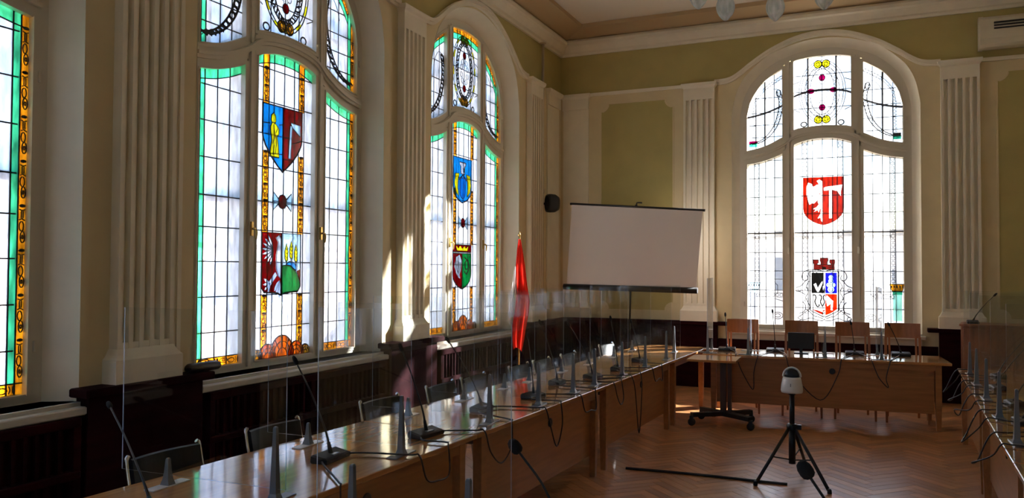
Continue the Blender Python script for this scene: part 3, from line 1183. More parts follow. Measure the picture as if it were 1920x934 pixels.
        if full and side != 0:
            s = side
            path = crom([(s * .60, 4.40, 0), (s * .565, 4.22, 0), (s * .585, 4.05, 0), (s * .64, 3.88, 0), (s * .74, 3.74, 0), (s * .86, 3.655, 0), (s * 1.0, 3.62, 0)], 6)
            path = [(q.x, q.y) for q in path if f_upbot(q.x) + .01 < q.y]
            wd = .030 if plain else .036
            for off in (-1, 1):
                paint.line([(u + off * wd * .9, z + off * s * 0) for u, z in path], .008 if plain else .014, .003, .007)
            chain(paint, path, wd * .8)
            if not plain:
                for (ua, za), (ub, zb_) in list(zip(path[:-1], path[1:]))[::2]:
                    paint.line([(ua - wd * .8, za), (ua + wd * .8, za - .02)], .016, .003, .006)
            paint.ell(s * .60, 4.36, .032, .05, .008, .003, .007, 0, 10)
            arc = crom([(s * .60, 4.41, 0), (s * .68, 4.42, 0), (s * .76, 4.33, 0), (s * .80, 4.22, 0)], 5)
            paint.line([(q.x, q.y) for q in arc], .005, .003, .006)
            if plain:
                us = lin(.545, .92, 12)
                for d in (.085, .135):
                    paint.line([(s * u, f_uptop(u) - d) for u in us] + [(s * (W2 - d), 4.1), (s * (W2 - d), 3.66)], .004, .003, .006)
                chain(paint, [(s * u, f_uptop(u) - .11) for u in us] + [(s * (W2 - .11), 4.1), (s * (W2 - .11), 3.66)], .022)
                for z0, z1, mt in ((3.63, 3.67, G_PURP if s < 0 else LEAD), (3.58, 3.63, G_TEAL)):
                    pane(sash, [(s * .92, z0), (s * 1.02, z0), (s * 1.02, z1), (s * .92, z1)] if s > 0 else [(-1.02, z0), (-.90, z0), (-.90, z1), (-1.02, z1)], mt, 'coloured_block', .006)
        lead.build('lead_came', LEAD, sash)
        if paint.v:
            pt = paint.build('glass_painting', PAINTL, sash)
            pt['kind'] = 'stuff'
    # ---------------------------------------------------------------- heraldry
    csash = sashes[('low', 0)]
    P = sashes[('paint', 0)]
    if full and design in ('A', 'B', 'C'):
        # red flower with two leaves
        pp = [(.055 * math.cos(2 * PI * i / 12) - .015, 2.345 + .062 * math.sin(2 * PI * i / 12)) for i in range(12)]
        pane(csash, pp, G_RED, 'flower', .0065)
        outline(P, pp, .008)
        for s in (-1, 1):
            pp = [(-.015 + s * x, 2.345 + z) for x, z in ((.05, .02), (.12, .08), (.125, 0), (.12, -.08), (.05, -.02))]
            pane(csash, pp, G_PALE, 'flower_leaf', .0065)
            outline(P, pp, .008)
            P.line([(-.015 + s * .05, 2.345), (-.015 + s * .115, 2.345)], .005, .003, .008)
        # amber shell crest along the bottom
        for cu, r, hh, mt in ((0, .16, .19, G_ORNG), (-.19, .11, .125, G_ORNG), (.19, .11, .125, G_ORNG), (-.32, .07, .085, G_GOLD), (.32, .07, .085, G_GOLD)):
            pp = [(cu + r * math.cos(a), ZB + hh * math.sin(a)) for a in lin(0, PI, 12)]
            nn = .0065 if abs(cu) in (.19,) else .0025
            pane(csash, pp, mt, 'crest_shell', nn + .004)
            outline(P, pp, .010)
            for f in (.72, .42):
                P.line([(cu + r * f * math.cos(a), ZB + hh * f * math.sin(a)) for a in lin(0, PI, 10)], .006, .008, .013)
            for a in (PI * .3, PI * .5, PI * .7):
                P.line([(cu + r * .45 * math.cos(a), ZB + hh * .45 * math.sin(a)), (cu + r * .95 * math.cos(a), ZB + hh * .95 * math.sin(a))], .005, .008, .013)
    if full and design in ('A', 'B'):
        m0 = -.02
        sh = shield_poly(-.285, .245, 3.195, 2.61, 2.94, 1.0)
        hl, hr = halves(sh, m0)
        pane(csash, hl, G_BLUE, 'shield_field', .0055)
        pane(csash, hr, G_RED, 'shield_field', .0055)
        outline(P, hl)
        outline(P, hr)
        fig = [(-.145, 3.125), (-.12, 3.105), (-.115, 3.06), (-.125, 3.035), (-.095, 3.01), (-.075, 2.985), (-.075, 2.945), (-.10, 2.925), (-.085, 2.86), (-.075, 2.79), (-.07, 2.735), (-.19, 2.735), (-.185, 2.80), (-.165, 2.88), (-.18, 2.95), (-.185, 3.0), (-.165, 3.035), (-.178, 3.06), (-.172, 3.105)]
        pane(csash, fig, G_YELL, 'robed_figure', .0095)
        outline(P, fig, .009)
        for seg in ([(-.15, 3.02), (-.13, 2.93), (-.16, 2.85)], [(-.12, 2.93), (-.11, 2.85), (-.125, 2.76)], [(-.14, 2.84), (-.155, 2.75)], [(-.17, 3.04), (-.13, 3.035)], [(-.10, 2.99), (-.12, 2.95)]):
            P.line(seg, .006, .0115, .0135)
        ax = [(.075, 3.045), (.105, 3.045), (.085, 2.745), (.055, 2.745)]
        pane(csash, ax, G_PALE, 'axe_shaft', .0095)
        outline(P, ax, .008)
        bl = [(.085, 3.075), (.215, 3.065), (.215, 2.965), (.16, 3.0), (.105, 3.03)]
        pane(csash, bl, G_PALE, 'axe_blade', .0105)
        outline(P, bl, .008)
        for seg in ([(-.285, 3.02), (-.185, 3.03)], [(-.07, 3.03), (m0, 3.04)], [(-.21, 2.76), (m0, 2.77)], [(m0, 2.93), (.055, 2.93)], [(.10, 2.88), (.24, 2.93)], [(.14, 3.07), (.14, 3.19)], [(.0, 2.73), (.12, 2.73)]):
            P.line(seg, .007, .005, .0095)
        # lower arms: half eagle and three ears of wheat over a green hill
        hl = [(-.275, 2.062), (m0, 2.062), (m0, 1.50), (-.06, 1.525), (-.24, 1.535), (-.275, 1.58)]
        hr = [(m0, 2.062), (.24, 2.062), (.24, 1.58), (.205, 1.535), (.03, 1.525), (m0, 1.50)]
        pane(csash, hl, G_RED, 'shield_field', .0055)
        pane(csash, hr, G_PALE, 'shield_field', .0055)
        outline(P, hl)
        outline(P, hr)
        eagle(csash, m0 - .006, 1.80, 1.05, G_BRIGHT, P)
        hill = [(m0 + .004, 1.512)] + [(u, z) for u, z in ((.03, 1.53), (.205, 1.54), (.235, 1.585), (.215, 1.66), (.17, 1.72), (.10, 1.765), (.04, 1.775))] + [(m0 + .004, 1.77)]
        pane(csash, hill, G_GREEN, 'green_hill', .0095)
        outline(P, hill, .009)
        hb = [(.04, 1.782), (.09, 1.81), (.15, 1.80), (.18, 1.76), (.18, 1.725), (.10, 1.772)]
        pane(csash, hb, G_BLUE, 'blue_hill', .0095)
        outline(P, hb, .008)
        ho = [(.185, 1.72), (.236, 1.74), (.236, 1.62), (.218, 1.665)]
        pane(csash, ho, G_BRICK, 'orange_hill', .0095)
        for cu, zt in ((.045, 1.90), (.11, 1.925), (.175, 1.895)):
            pp = [(cu, zt + .07), (cu + .022, zt), (cu + .018, zt - .07), (cu, zt - .10), (cu - .018, zt - .07), (cu - .022, zt)]
            pane(csash, pp, G_YELL, 'wheat_ear', .0095)
            outline(P, pp, .007)
            P.line([(cu, zt - .1), (cu, zt - .16)], .007, .007, .011)
            for k in range(4):
                P.line([(cu - .018, zt + .03 - k * .035), (cu, zt + .012 - k * .035), (cu + .018, zt + .03 - k * .035)], .004, .0115, .0135)
    if full and design == 'C':
        m0 = -.03
        sh = shield_poly(-.29, .22, 3.185, 2.605, 2.80, .4)
        pane(csash, sh, G_BLUE, 'shield_field', .0055)
        outline(P, sh)
        for s in (-1, 1):
            pp = [(m0 + s * x, z) for x, z in ((.10, 2.98), (.20, 2.97), (.225, 2.85), (.20, 2.75), (.12, 2.69), (.14, 2.80), (.13, 2.90))]
            pane(csash, pp, G_YELL, 'gold_branch', .0095)
            outline(P, pp, .009)
        pp = [(m0 - .085, 3.13), (m0 + .085, 3.13), (m0 + .085, 3.09), (m0 + .055, 3.08), (m0 + .055, 2.98), (m0 - .055, 2.98), (m0 - .055, 3.08), (m0 - .085, 3.09)]
        pane(csash, pp, G_BRIGHT, 'white_tower', .0095)
        outline(P, pp, .009)
        P.line([(m0 + .015, 3.06), (m0 + .015, 3.0)], .02, .0115, .0135)
        for s in (-1, 1):
            P.line([(m0, 2.97), (m0 + s * .1, 2.90)], .012, .007, .0125)
        pp = shield_poly(m0 - .075, m0 + .075, 2.93, 2.66, 2.75)
        pane(csash, pp, glass_pane('steel_blue_glass', (.03, .30, .62), .6, .2), 'blue_pale', .0095)
        outline(P, pp, .008)
        # lower arms under a crowned red chief
        pp = [(-.29, 2.06), (.225, 2.06), (.225, 1.965), (-.29, 1.965)]
        pane(csash, pp, G_RED, 'red_chief', .0055)
        outline(P, pp)
        cr = [(-.17, 1.985), (.10, 1.985), (.135, 2.045), (.06, 2.01), (.03, 2.045), (-.035, 2.01), (-.10, 2.045), (-.13, 2.01), (-.205, 2.045)]
        pane(csash, cr, G_YELL, 'gold_crown', .0095)
        sh = shield_poly(-.285, .22, 1.95, 1.49, 1.68, .4)
        hl, hr = halves(sh, m0)
        pane(csash, hl, G_RED, 'shield_field', .0055)
        pane(csash, hr, G_GREEN, 'shield_field', .0055)
        outline(P, hl)
        outline(P, hr)
        pane(csash, [(-.20, 1.90), (-.10, 1.93), (-.045, 1.86), (-.06, 1.74), (-.10, 1.68), (-.08, 1.62), (-.14, 1.64), (-.20, 1.70), (-.245, 1.78)], G_BRIGHT, 'white_eagle_half', .0095)
        for k in range(4):
            P.line([(-.21 + .04 * k, 1.86 - .01 * k), (-.17 + .03 * k, 1.70)], .008, .0115, .0135)
        P.line([(m0 + .05, 1.90), (m0 + .16, 1.86), (m0 + .20, 1.76), (m0 + .12, 1.68), (m0 + .05, 1.72)], .012, .007, .011)
        P.ell(m0 + .12, 1.80, .05, .06, .012, .007, .011, 0, 10)
    if full and design == 'D':
        m0 = .008
        sh = shield_poly(-.265, .285, 3.095, 2.40, 2.64, .35)
        hl, hr = halves(sh, m0)
        pane(csash, hl, G_BRICK, 'shield_field', .0055)
        pane(csash, hr, G_BRICK, 'shield_field', .0055)
        wh = principled('opal_white_glass', (0.93, 0.93, 0.93), 0.3)
        wh = glass_pane('opal_glass', (0.98, 0.98, 0.98), .80, .02)
        eagle_pieces(csash, m0, wh)
        ax = [(m0 + .08, 2.93), (m0 + .115, 2.93), (m0 + .115, 2.50), (m0 + .08, 2.50)]
        pane(csash, ax, wh, 'axe_shaft', .0095)
        bl = [(m0 + .03, 2.95), (m0 + .255, 2.975), (m0 + .235, 2.88), (m0 + .235, 2.81), (m0 + .19, 2.885), (m0 + .125, 2.905), (m0 + .03, 2.90)]
        pane(csash, bl, wh, 'axe_blade', .0095)
        pane(csash, [(m0 + .01, 2.90), (m0 + .055, 2.90), (m0 + .055, 2.94), (m0 + .01, 2.94)], wh, 'axe_head', .0105)
        # quartered arms under a brick mural crown
        l, r, t_, b_ = -.155, .185, 1.72, 1.10
        mm, zz = .02, 1.425
        wf = [(l - .02, t_ + .02), (r + .02, t_ + .02), (r + .02, b_ + .08), (mm, b_ - .02), (l - .02, b_ + .08)]
        pane(csash, wf, wh, 'arms_border', .0035)
        outline(P, wf, .012)
        q1 = [(l, zz), (mm - .01, zz), (mm - .01, t_), (l, t_)]
        pane(csash, q1, principled('black_glass', (.01, .01, .01), .3), 'black_quarter', .0075)
        pane(csash, [(l + .03, 1.55), (l + .06, 1.57), (l + .085, 1.50), (mm - .03, 1.60), (mm - .02, 1.58), (l + .10, 1.445), (l + .075, 1.445)], wh, 'white_hand', .0115)
        arc = [(q.x, q.y) for q in crom([(l + .03, 1.70, 0), (l + .09, 1.69, 0), (mm - .05, 1.65, 0), (mm - .012, 1.585, 0)], 4)]
        MB().line(arc, .022, .009, .0125).build('white_sickle', wh, csash)
        q2 = [(mm + .01, zz), (r, zz), (r, t_), (mm + .01, t_)]
        pane(csash, q2, G_NAVY, 'blue_quarter', .0075)
        for cu, cz, rr_ in ((.105, 1.655, .03), (.105, 1.60, .034), (.075, 1.545, .03), (.135, 1.545, .03), (.105, 1.48, .045)):
            pane(csash, [(cu + rr_ * math.cos(2 * PI * i / 8), cz + rr_ * math.sin(2 * PI * i / 8)) for i in range(8)], G_PALE, 'silver_figure', .0115)
            P.ell(cu, cz, rr_ * .6, rr_ * .6, .008, .0135, .0155, 0, 6)
        q4 = [(mm + .01, b_ + .01), (.10, b_ + .04), (r, b_ + .10), (r, zz - .01), (mm + .01, zz - .01)]
        pane(csash, q4, glass_pane('vermilion_glass', (.72, .07, .015), .6, .15), 'red_quarter', .0075)
        pane(csash, [(.05, 1.40), (.115, 1.33), (.14, 1.32), (.125, 1.18), (.10, 1.19), (.105, 1.28), (.055, 1.24), (.045, 1.30), (.035, 1.36)], wh, 'white_charge', .0115)
        q3 = [(mm - .01, b_ + .01), (-.06, b_ + .04), (l, b_ + .09), (-.09, b_ + .085), (mm - .01, b_ + .05)]
        pane(csash, q3, G_BRICK, 'red_point', .0075)
        for du in (0, .075):
            P.line([(q.x + du, q.y) for q in crom([(l + .02, 1.395, 0), (l + .045, 1.40, 0), (l + .06, 1.36, 0), (l + .045, 1.30, 0), (l + .075, 1.235, 0), (l + .10, 1.24, 0), (l + .10, 1.27, 0)], 4)], .013, .007, .0105)
        # mural crown
        crown = [(-.125, 1.765), (.155, 1.765), (.15, 1.84), (.158, 1.86), (.158, 1.905), (.09, 1.905), (.09, 1.86), (.105, 1.85), (.105, 1.83), (.06, 1.83), (.058, 1.875), (.068, 1.89), (.068, 1.93), (-.038, 1.93), (-.038, 1.89), (-.028, 1.875), (-.03, 1.83), (-.075, 1.83), (-.075, 1.85), (-.06, 1.86), (-.06, 1.905), (-.128, 1.905), (-.128, 1.86), (-.12, 1.84)]
        pane(csash, crown, G_MURAL, 'mural_crown', .0075)
        outline(P, crown, .007)
        P.line([(.015, 1.77), (.015, 1.80)], .035, .009, .0115)
        for z in (1.80, 1.835):
            P.line([(-.12, z), (.15, z)], .004, .009, .0115)
        # scrolled mantling round the arms
        for s in (-1, 1):
            for pts in (((.03, 1.75), (.12, 1.76), (.22, 1.755), (.28, 1.72), (.30, 1.65), (.26, 1.60), (.22, 1.63), (.235, 1.69)),
                        ((.20, 1.60), (.24, 1.52), (.21, 1.44), (.25, 1.36), (.21, 1.28), (.20, 1.20), (.28, 1.13), (.34, 1.08)),
                        ((.24, 1.62), (.29, 1.55), (.33, 1.52), (.385, 1.50)), ((.25, 1.40), (.32, 1.44), (.385, 1.45)),
                        ((.02, 1.06), (.08, 1.085), (.14, 1.10), (.20, 1.16), (.26, 1.20)),
                        ((.0, 1.03), (.10, 1.04), (.18, 1.07), (.26, 1.04), (.32, 1.04), (.36, 1.07)),
                        ((.29, 1.30), (.25, 1.24), (.27, 1.16), (.34, 1.13))):
                P.line([(.015 + s * q.x, q.y) for q in crom([(a, b, 0) for a, b in pts], 5)], .0075, .003, .007)
            for cu, cz, r_ in ((.17, 1.70, .04), (.10, 1.745, .022), (.235, 1.48, .025), (.235, 1.32, .025), (.24, 1.16, .03), (.33, 1.06, .03), (.33, 1.47, .022)):
                P.ell(.015 + s * cu, cz, r_, r_, .006, .003, .007, 0, 9)
        for s in (-1, 1):
            ss = sashes[('low', s)]
            ps = sashes[('paint', s)]
            chain(ps, [(s * .545, 1.39), (s * .93, 1.39)], .026)
            for z in (1.36, 1.42):
                ps.line([(s * .545, z), (s * .93, z)], .005, .003, .007)
            ps.line([(s * .545, 1.62), (s * .70, 1.62), (s * .62, 1.53), (s * .62, 1.42), (s * .70, 1.35), (s * .545, 1.30)], .006, .003, .007)
            ps.ell(s * .62, 1.09, .07, .05, .006, .003, .007, 0, 12)
            ps.ell(s * .62, 1.09, .04, .025, .006, .003, .007, 0, 10)
            cap = [(s * .86, 1.565), (s * W2, 1.565), (s * 1.02, 1.47), (s * .89, 1.47)]
            pane(ss, cap, G_GOLD if s > 0 else G_PALE, 'column_capital', .0065)
            outline(ps, cap, .008)
            for k in range(5):
                ps.disc(s * (.885 + k * .035), 1.53, .009, .02, .007, .0105, 0, 6)
            pane(ss, [(s * .90, 1.42), (s * 1.02, 1.42), (s * 1.02, 1.47), (s * .90, 1.47)], G_TEAL if s > 0 else G_PALE, 'column_ring', .0065)
            pane(ss, [(s * .905, ZB + .1), (s * 1.015, ZB + .1), (s * 1.015, 1.42), (s * .905, 1.42)], glass_pane('pale_teal_glass', (.55, .86, .80), .6, .1) if s > 0 else G_BRIGHT, 'column_shaft', .0065)
    for side in (-1, 0, 1):
        pt = sashes[('paint', side)]
        if pt.v:
            o = pt.build('glass_painting', PAINTL, sashes[('low', side)])
            o['kind'] = 'stuff'
    flush_layers()
    # handles and hinges
    if full:
        for s in (-1, 1):
            m = MB()
            u = s * .4645
            m.box(u - .012, u + .012, -.075, -.055, 2.02, 2.14)
            m.tube([(u, -.07, 2.08), (u, -.105, 2.08)], .009, 8)
            m.tube(crom([(u, -.105, 2.08), (u + .008, -.11, 2.05), (u + .004, -.108, 1.99)], 4), [.011, .010, .008], 8)
            m.build('window_handle', BRASS if not plain else FRAMEP, root)
            for z in (1.25, 2.95, 3.85):
                MB().lathe([(.008, z - .035), (.009, z - .03), (.009, z + .03), (.008, z + .035)], (s * 1.088, -.045, 0), 8).build('hinge', FRAMEP, root)
    return root


def eagle_pieces(parent, m, mat):
    """white half eagle of the end window"""
    wing = [(m - .075, 2.99), (m - .13, 2.955), (m - .155, 3.0), (m - .20, 3.02), (m - .225, 2.96), (m - .225, 2.85), (m - .20, 2.75), (m - .185, 2.70), (m - .155, 2.72), (m - .12, 2.72), (m - .06, 2.78), (m - .05, 2.90)]
    pane(parent, wing, mat, 'eagle_wing', .0095)
    head = [(m - .006, 3.03), (m - .05, 3.06), (m - .085, 3.04), (m - .06, 3.0), (m - .075, 2.93), (m - .045, 2.86), (m - .006, 2.85)]
    pane(parent, head, mat, 'eagle_head', .0105)
    body = [(m - .006, 2.86), (m - .06, 2.84), (m - .075, 2.74), (m - .04, 2.66), (m - .006, 2.64)]
    pane(parent, body, mat, 'eagle_body', .0105)
    leg = [(m - .06, 2.70), (m - .09, 2.66), (m - .135, 2.64), (m - .10, 2.625), (m - .125, 2.595), (m - .075, 2.62), (m - .06, 2.585), (m - .045, 2.63), (m - .02, 2.66)]
    pane(parent, leg, mat, 'eagle_leg', .0095)
    tail = [(m - .006, 2.65), (m - .03, 2.64), (m - .035, 2.57), (m - .075, 2.50), (m - .035, 2.51), (m - .03, 2.465), (m - .006, 2.44)]
    pane(parent, tail, mat, 'eagle_tail', .0095)


window('window_1', (0, A_Y, 0), LROT, 'A', 'arched stained-glass window cut off by the picture edge, amber and teal border')
window('window_2', (0, B_Y, 0), LROT, 'B', 'arched stained-glass window with a blue and red shield showing a golden figure and an axe')
window('window_3', (0, C_Y, 0), LROT, 'C', 'arched stained-glass window with a blue shield, white tower and crowned red and green arms')
window('window_4', (D_X, 0, 0), 0, 'D', 'arched clear leaded window with a red eagle and axe shield in the end wall')
window('window_5', (0, Z_Y, 0), LROT, 'A', 'arched stained-glass window beyond the farthest pilaster', full=False)
for k, x in enumerate(R_X):
    window('window_%d' % (6 + k), (x, Y0, 0), PI, 'D', 'plain arched window added for fill light in the unseen wall facing the screen', full=False)
for y in (A_Y, B_Y, C_Y, Z_Y):
    portal((-.40, y, 2.9), (0, -PI / 2, 0), 4.2, 2.3)
portal((D_X, .40, 2.9), (-PI / 2, 0, 0), 2.3, 4.2)
for x in R_X:
    portal((x, Y0 - .40, 2.9), (PI / 2, 0, 0), 2.3, 4.2)

# white window boards
n_tr = 11
for yc, lb in ((A_Y, 'cream window board under the window cut off by the picture edge'), (B_Y, 'cream window board under the window with the golden figure'), (C_Y, 'cream window board under the window with the white tower')):
    m = MB()
    m.bbox(.03, NL + .10, yc - 1.25, yc + 1.25, ZB - .135, ZB - .085, .012)
    m.box(.02, NL + .03, yc - 1.25, yc + 1.25, ZB - .09, ZB - .06)
    tag(m.build('trim_%d' % n_tr, SILLP), lb, None, None, 'structure')
    n_tr += 1
m = MB()
m.bbox(D_X - 1.3, D_X + 1.3, -NB - .12, -.03, ZB - .135, ZB - .085, .012)
m.box(D_X - 1.25, D_X + 1.25, -NB - .03, -.02, ZB - .09, ZB - .06)
m.box(D_X - 1.25, D_X + 1.25, -NB - .04, -NB + .01, ZB - .22, ZB - .135)
tag(m.build('trim_%d' % n_tr, SILLP), 'cream window board under the end window behind the wooden chairs', None, None, 'structure')

# ------------------------------------------------------------------ dark wainscot and radiator covers
root = tag(link('wainscot_left', None), 'dark mahogany wainscot with radiator covers below the stained-glass windows', None, None, 'structure')
edges = [(Y0, Z_Y - 1.25), (Z_Y + 1.25, A_Y - 1.25), (A_Y + 1.25, B_Y - 1.25), (B_Y + 1.25, C_Y - 1.25), (C_Y + 1.25, -NB)]
for a, b in edges:
    m = MB()
    m.box(NL - .01, NL + .10, a, b, 0, .93)
    m.build('wainscot_panel', MAHOG, root)
    MB().bbox(NL - .01, NL + .17, a - .06, b + .06 if b < -1 else b, .93, .985, .012).build('ledge', MAHOG, root)
for yc in (A_Y, B_Y, C_Y):
    a, b = yc - 1.19, yc + 1.19
    MB().box(NL - .01, NL + .03, a, b, 0, .82).build('cover_back', MAHOG, root)
    for z0, z1 in ((.76, .82), (.44, .49), (.03, .14)):
        MB().bbox(NL + .05, NL + .13, a, b, z0, z1, .01).build('cover_rail', MAHOG, root)
    for y in (a, yc - .02, b - .05):
        MB().box(NL + .03, NL + .12, y, y + .05, .03, .82).build('cover_stile', MAHOG, root)
    sm = MB().box(-.012, .012, -.012, .012, 0, .64).mesh('slat', MAHOG)
    k = 0
    y = a + .09
    while y < b - .07:
        if abs(y - yc) > .05:
            link('slat', sm, root, (NL + .09, y, .13))
        y += .072
root = tag(link('wainscot_back', None), 'dark mahogany wainscot along the end wall behind the chairs', None, None, 'structure')
x = NL + .1
for x1 in (1.4, 2.76, 4.2, 5.66, 7.0, X1):
    MB().box(x, x1 - .012, -NB - .08, -NB + .01, 0, .93 if not 2.76 < (x + x1) / 2 < 5.66 else .735).build('wainscot_panel', MAHOG, root)
    x = x1
MB().bbox(NL + .1, 2.90, -NB - .14, -NB + .01, .93, .985, .012).build('ledge', MAHOG, root)
MB().bbox(5.52, X1, -NB - .14, -NB + .01, .93, .985, .012).build('ledge', MAHOG, root)

# ------------------------------------------------------------------ world outside the windows
tag(MB().box(-60, 60, -60, 60, -4.2, -4.0).build('street_ground', GROUND), 'grey street ground outside the windows', None, None, 'structure')


def building(loc, rotz, w, h, d, mat, label, wins):
    r = thing('neighbouring_building', label, 'building', loc, rotz)
    MB().box(-w / 2, w / 2, 0, d, 0, h).build('wall', mat, r)
    m = MB()
    m.box(-w / 2 - .3, w / 2 + .3, -.3, d + .3, h, h + .25).build('roof', GROUND, r)
    for (x, z, ww, hh) in wins:
        f = MB().box(x - ww / 2 - .1, x + ww / 2 + .1, -.05, .05, z - hh / 2 - .1, z + hh / 2 + .1).build('window', FACADE, r)
        MB().box(x - ww / 2, x + ww / 2, -.08, .0, z - hh / 2, z + hh / 2).build('pane', BWIN, f)
    return r


building((4.5, 24, -4.0), 0, 26, 7.2, 6, FACADE, 'pale low building with blue windows seen through the end window', [(-4.1, 5.6, .9, 1.4), (-3.0, 5.6, .9, 1.4), (-1.6, 5.7, 1.1, 1.6), (.9, 5.4, .8, .8), (4.2, 5.3, .9, .8)])
building((-16, 3, -4.0), PI / 2, 30, 6.6, 5, FACADEP, 'low pinkish building seen through the stained-glass windows', [(-9 + 3 * k, 5.2, 1.2, 1.5) for k in range(7)])

# ------------------------------------------------------------------ wall things
# conduit beside the first pilaster, thin pipe in the corner
m = MB()
m.ribbon([-8.02, -7.955], .97, 5.2, NL - .005, NL + .03)
m.ribbon([-8.005, -7.970], .97, 5.2, NL + .02, NL + .045)
tag(m.build('wall_conduit', STUCCO, None, (0, 0, 0), LROT), 'white vertical cable conduit beside the fluted pilaster', 'conduit')
r = thing('heating_pipe', 'thin cream vertical pipe passing through the cornice beside the corner', 'pipe', (NL + .055, -1.045, 0))
MB().tube([(0, 0, .985), (0, 0, 5.2)], .022, 8).build('pipe', PIPEP, r)
MB().lathe([(.03, 2.9), (.034, 2.92), (.034, 2.95), (.03, 2.97)], (0, 0, 0), 10).build('pipe_bracket', PIPEP, r)
MB().lathe([(.024, 5.18), (.05, 5.19), (.05, 5.205), (.024, 5.21)], (0, 0, 0), 12).build('pipe_collar', PIPEP, r)

r = thing('wall_speaker', 'black oval loudspeaker mounted high in the corner', 'speaker', (NL + .065, -.93, 2.755))
m = MB()
R_ = Matrix.Rotation(rad(-40), 4, 'Z')
loops = []
for (k, y) in ((.80, -.10), (.96, -.09), (1.0, -.05), (.97, .02), (.75, .08)):
    loops.append([(.105 * k * math.copysign(abs(math.cos(a)) ** .7, math.cos(a)), y, .142 * k * math.copysign(abs(math.sin(a)) ** .7, math.sin(a))) for a in [2 * PI * i / 24 for i in range(24)]])
m.loft(loops, 0, True, True, Matrix.Translation((.115, 0, 0)) @ R_)
m.build('cabinet', BLACKP, r)
m = MB()
loops = [[(.078 * k * math.cos(a), y, .115 * k * math.sin(a)) for a in [2 * PI * i / 24 for i in range(24)]] for k, y in ((.9, -.108), (1, -.098))]
m.loft(loops, 0, True, True, Matrix.Translation((.115, 0, 0)) @ R_)
m.build('grille', BLACKF, r)
MB().tube([(-.06, 0, 0), (.05, 0, 0), (.12, .02, 0)], .018, 8).build('bracket', BLACKP, r)

# air conditioner
r = thing('air_conditioner', 'cream wall-mounted air conditioner near the cornice', 'air conditioner', (6.14, -NB - .06, 4.66))
prof = [(0, .0), (-.17, 0.0), (-.22, .03), (-.235, .10), (-.225, .26), (-.19, .36), (-.12, .41), (0, .415)]
m = MB()
m.loft([[(xx, y, z) for y, z in prof] for xx in (.05, 1.12)])
m.build('body', ACP, r)
for xx in ((0.0, .05), (1.12, 1.17)):
    m = MB()
    m.loft([[(q, y * 1.04, z * 1.03 - .006) for y, z in prof] for q in xx])
    m.build('end_cap', ACP, r)
for k in range(3):
    MB().box(.16, 1.02, -.240, -.215, .215 + .038 * k, .232 + .038 * k).build('air_slot', BLACKP, r)
MB().box(.55, .58, -.243, -.225, .10, .108).build('indicator', BLACKP, r)

# ------------------------------------------------------------------ chandelier
CH = Vector((4.2, -6.5, 0))
r = thing('chandelier', 'brass ring chandelier with hanging ribbed glass drops', 'chandelier', (CH.x, CH.y, 3.62))
MB().lathe([(.10, 1.93), (.11, 1.90), (.06, 1.86), (.02, 1.82)], (0, 0, 0), 16).build('ceiling_rose', BRASS, r)
MB().tube([(0, 0, .30), (0, 0, 1.84)], .012, 8).build('rod', BRASS, r)
MB().lathe([(.005, .125), (.02, .14), (.035, .17), (.02, .20), (.05, .24), (.065, .29), (.05, .34), (.02, .38)], (0, 0, 0), 14).build('hub', BRASS, r)
for k in range(8):
    a = YAW + PI / 8 + k * PI / 4 + PI / 2
    d = Vector((math.cos(a), math.sin(a), 0))
    arm = MB().tube(crom([(d * .04) + Vector((0, 0, .28)), (d * .2) + Vector((0, 0, .20)), (d * .38) + Vector((0, 0, .30)), (d * .49) + Vector((0, 0, .33)), (d * .49) + Vector((0, 0, .24))], 6), .009, 8).build('arm', BRASS, r)
    MB().lathe([(.012, .25), (.03, .235), (.034, .20), (.03, .185)], d * .49, 12).build('lamp_holder', BRASS, arm)
    m = MB()
    prof = [(.030, .195), (.052, .17), (.064, .135), (.066, .105), (.060, .075), (.047, .048), (.030, .028), (.014, .03 - .02), (.002, .004)]
    loops = [[Vector((d.x * .49 + rr * (1 + .06 * (q % 2)) * math.cos(2 * PI * q / 24), d.y * .49 + rr * (1 + .06 * (q % 2)) * math.sin(2 * PI * q / 24), z + .0)) for q in range(24)] for rr, z in prof]
    m.loft(loops, 0, True, False)
    m.build('glass_shade', LAMPG, arm)

# ------------------------------------------------------------------ tables
def table(loc, rotz, L, W, label, group=None, panel=True, inset=.10):
    r = thing('conference_table', label, 'table', loc, rotz, group)
    MB().bbox(.004, L - .004, 0, W, .72, .75, .006).build('table_top', OAK, r)
    MB().box(inset, L - inset, .035, .06, .655, .72).build('apron', OAKV, r)
    MB().box(inset, L - inset, W - .06, W - .035, .655, .72).build('apron', OAKV, r)
    if panel:
        MB().bbox(inset + .065, L - inset - .065, .075, .095, .18, .70, .004).build('modesty_panel', OAKV, r)
        MB().lathe([(.032, 0), (.034, .004), (.034, .010), (.028, .012)], (0, 0, 0), 14, 0, Matrix.Translation((L * .5 + .12, .078, .60)) @ Matrix.Rotation(PI / 2, 4, 'X')).build('cable_grommet', BLACKP, r)
    for x in (inset, L - inset - .06):
        for y in (.03, W - .09):
            MB().loft([[(x + e, y + e, z), (x + .06 - e, y + e, z), (x + .06 - e, y + .06 - e, z), (x + e, y + .06 - e, z)] for e, z in ((.008, 0), (.0, .30), (0, .72))]).build('leg', OAKV, r)
    return r


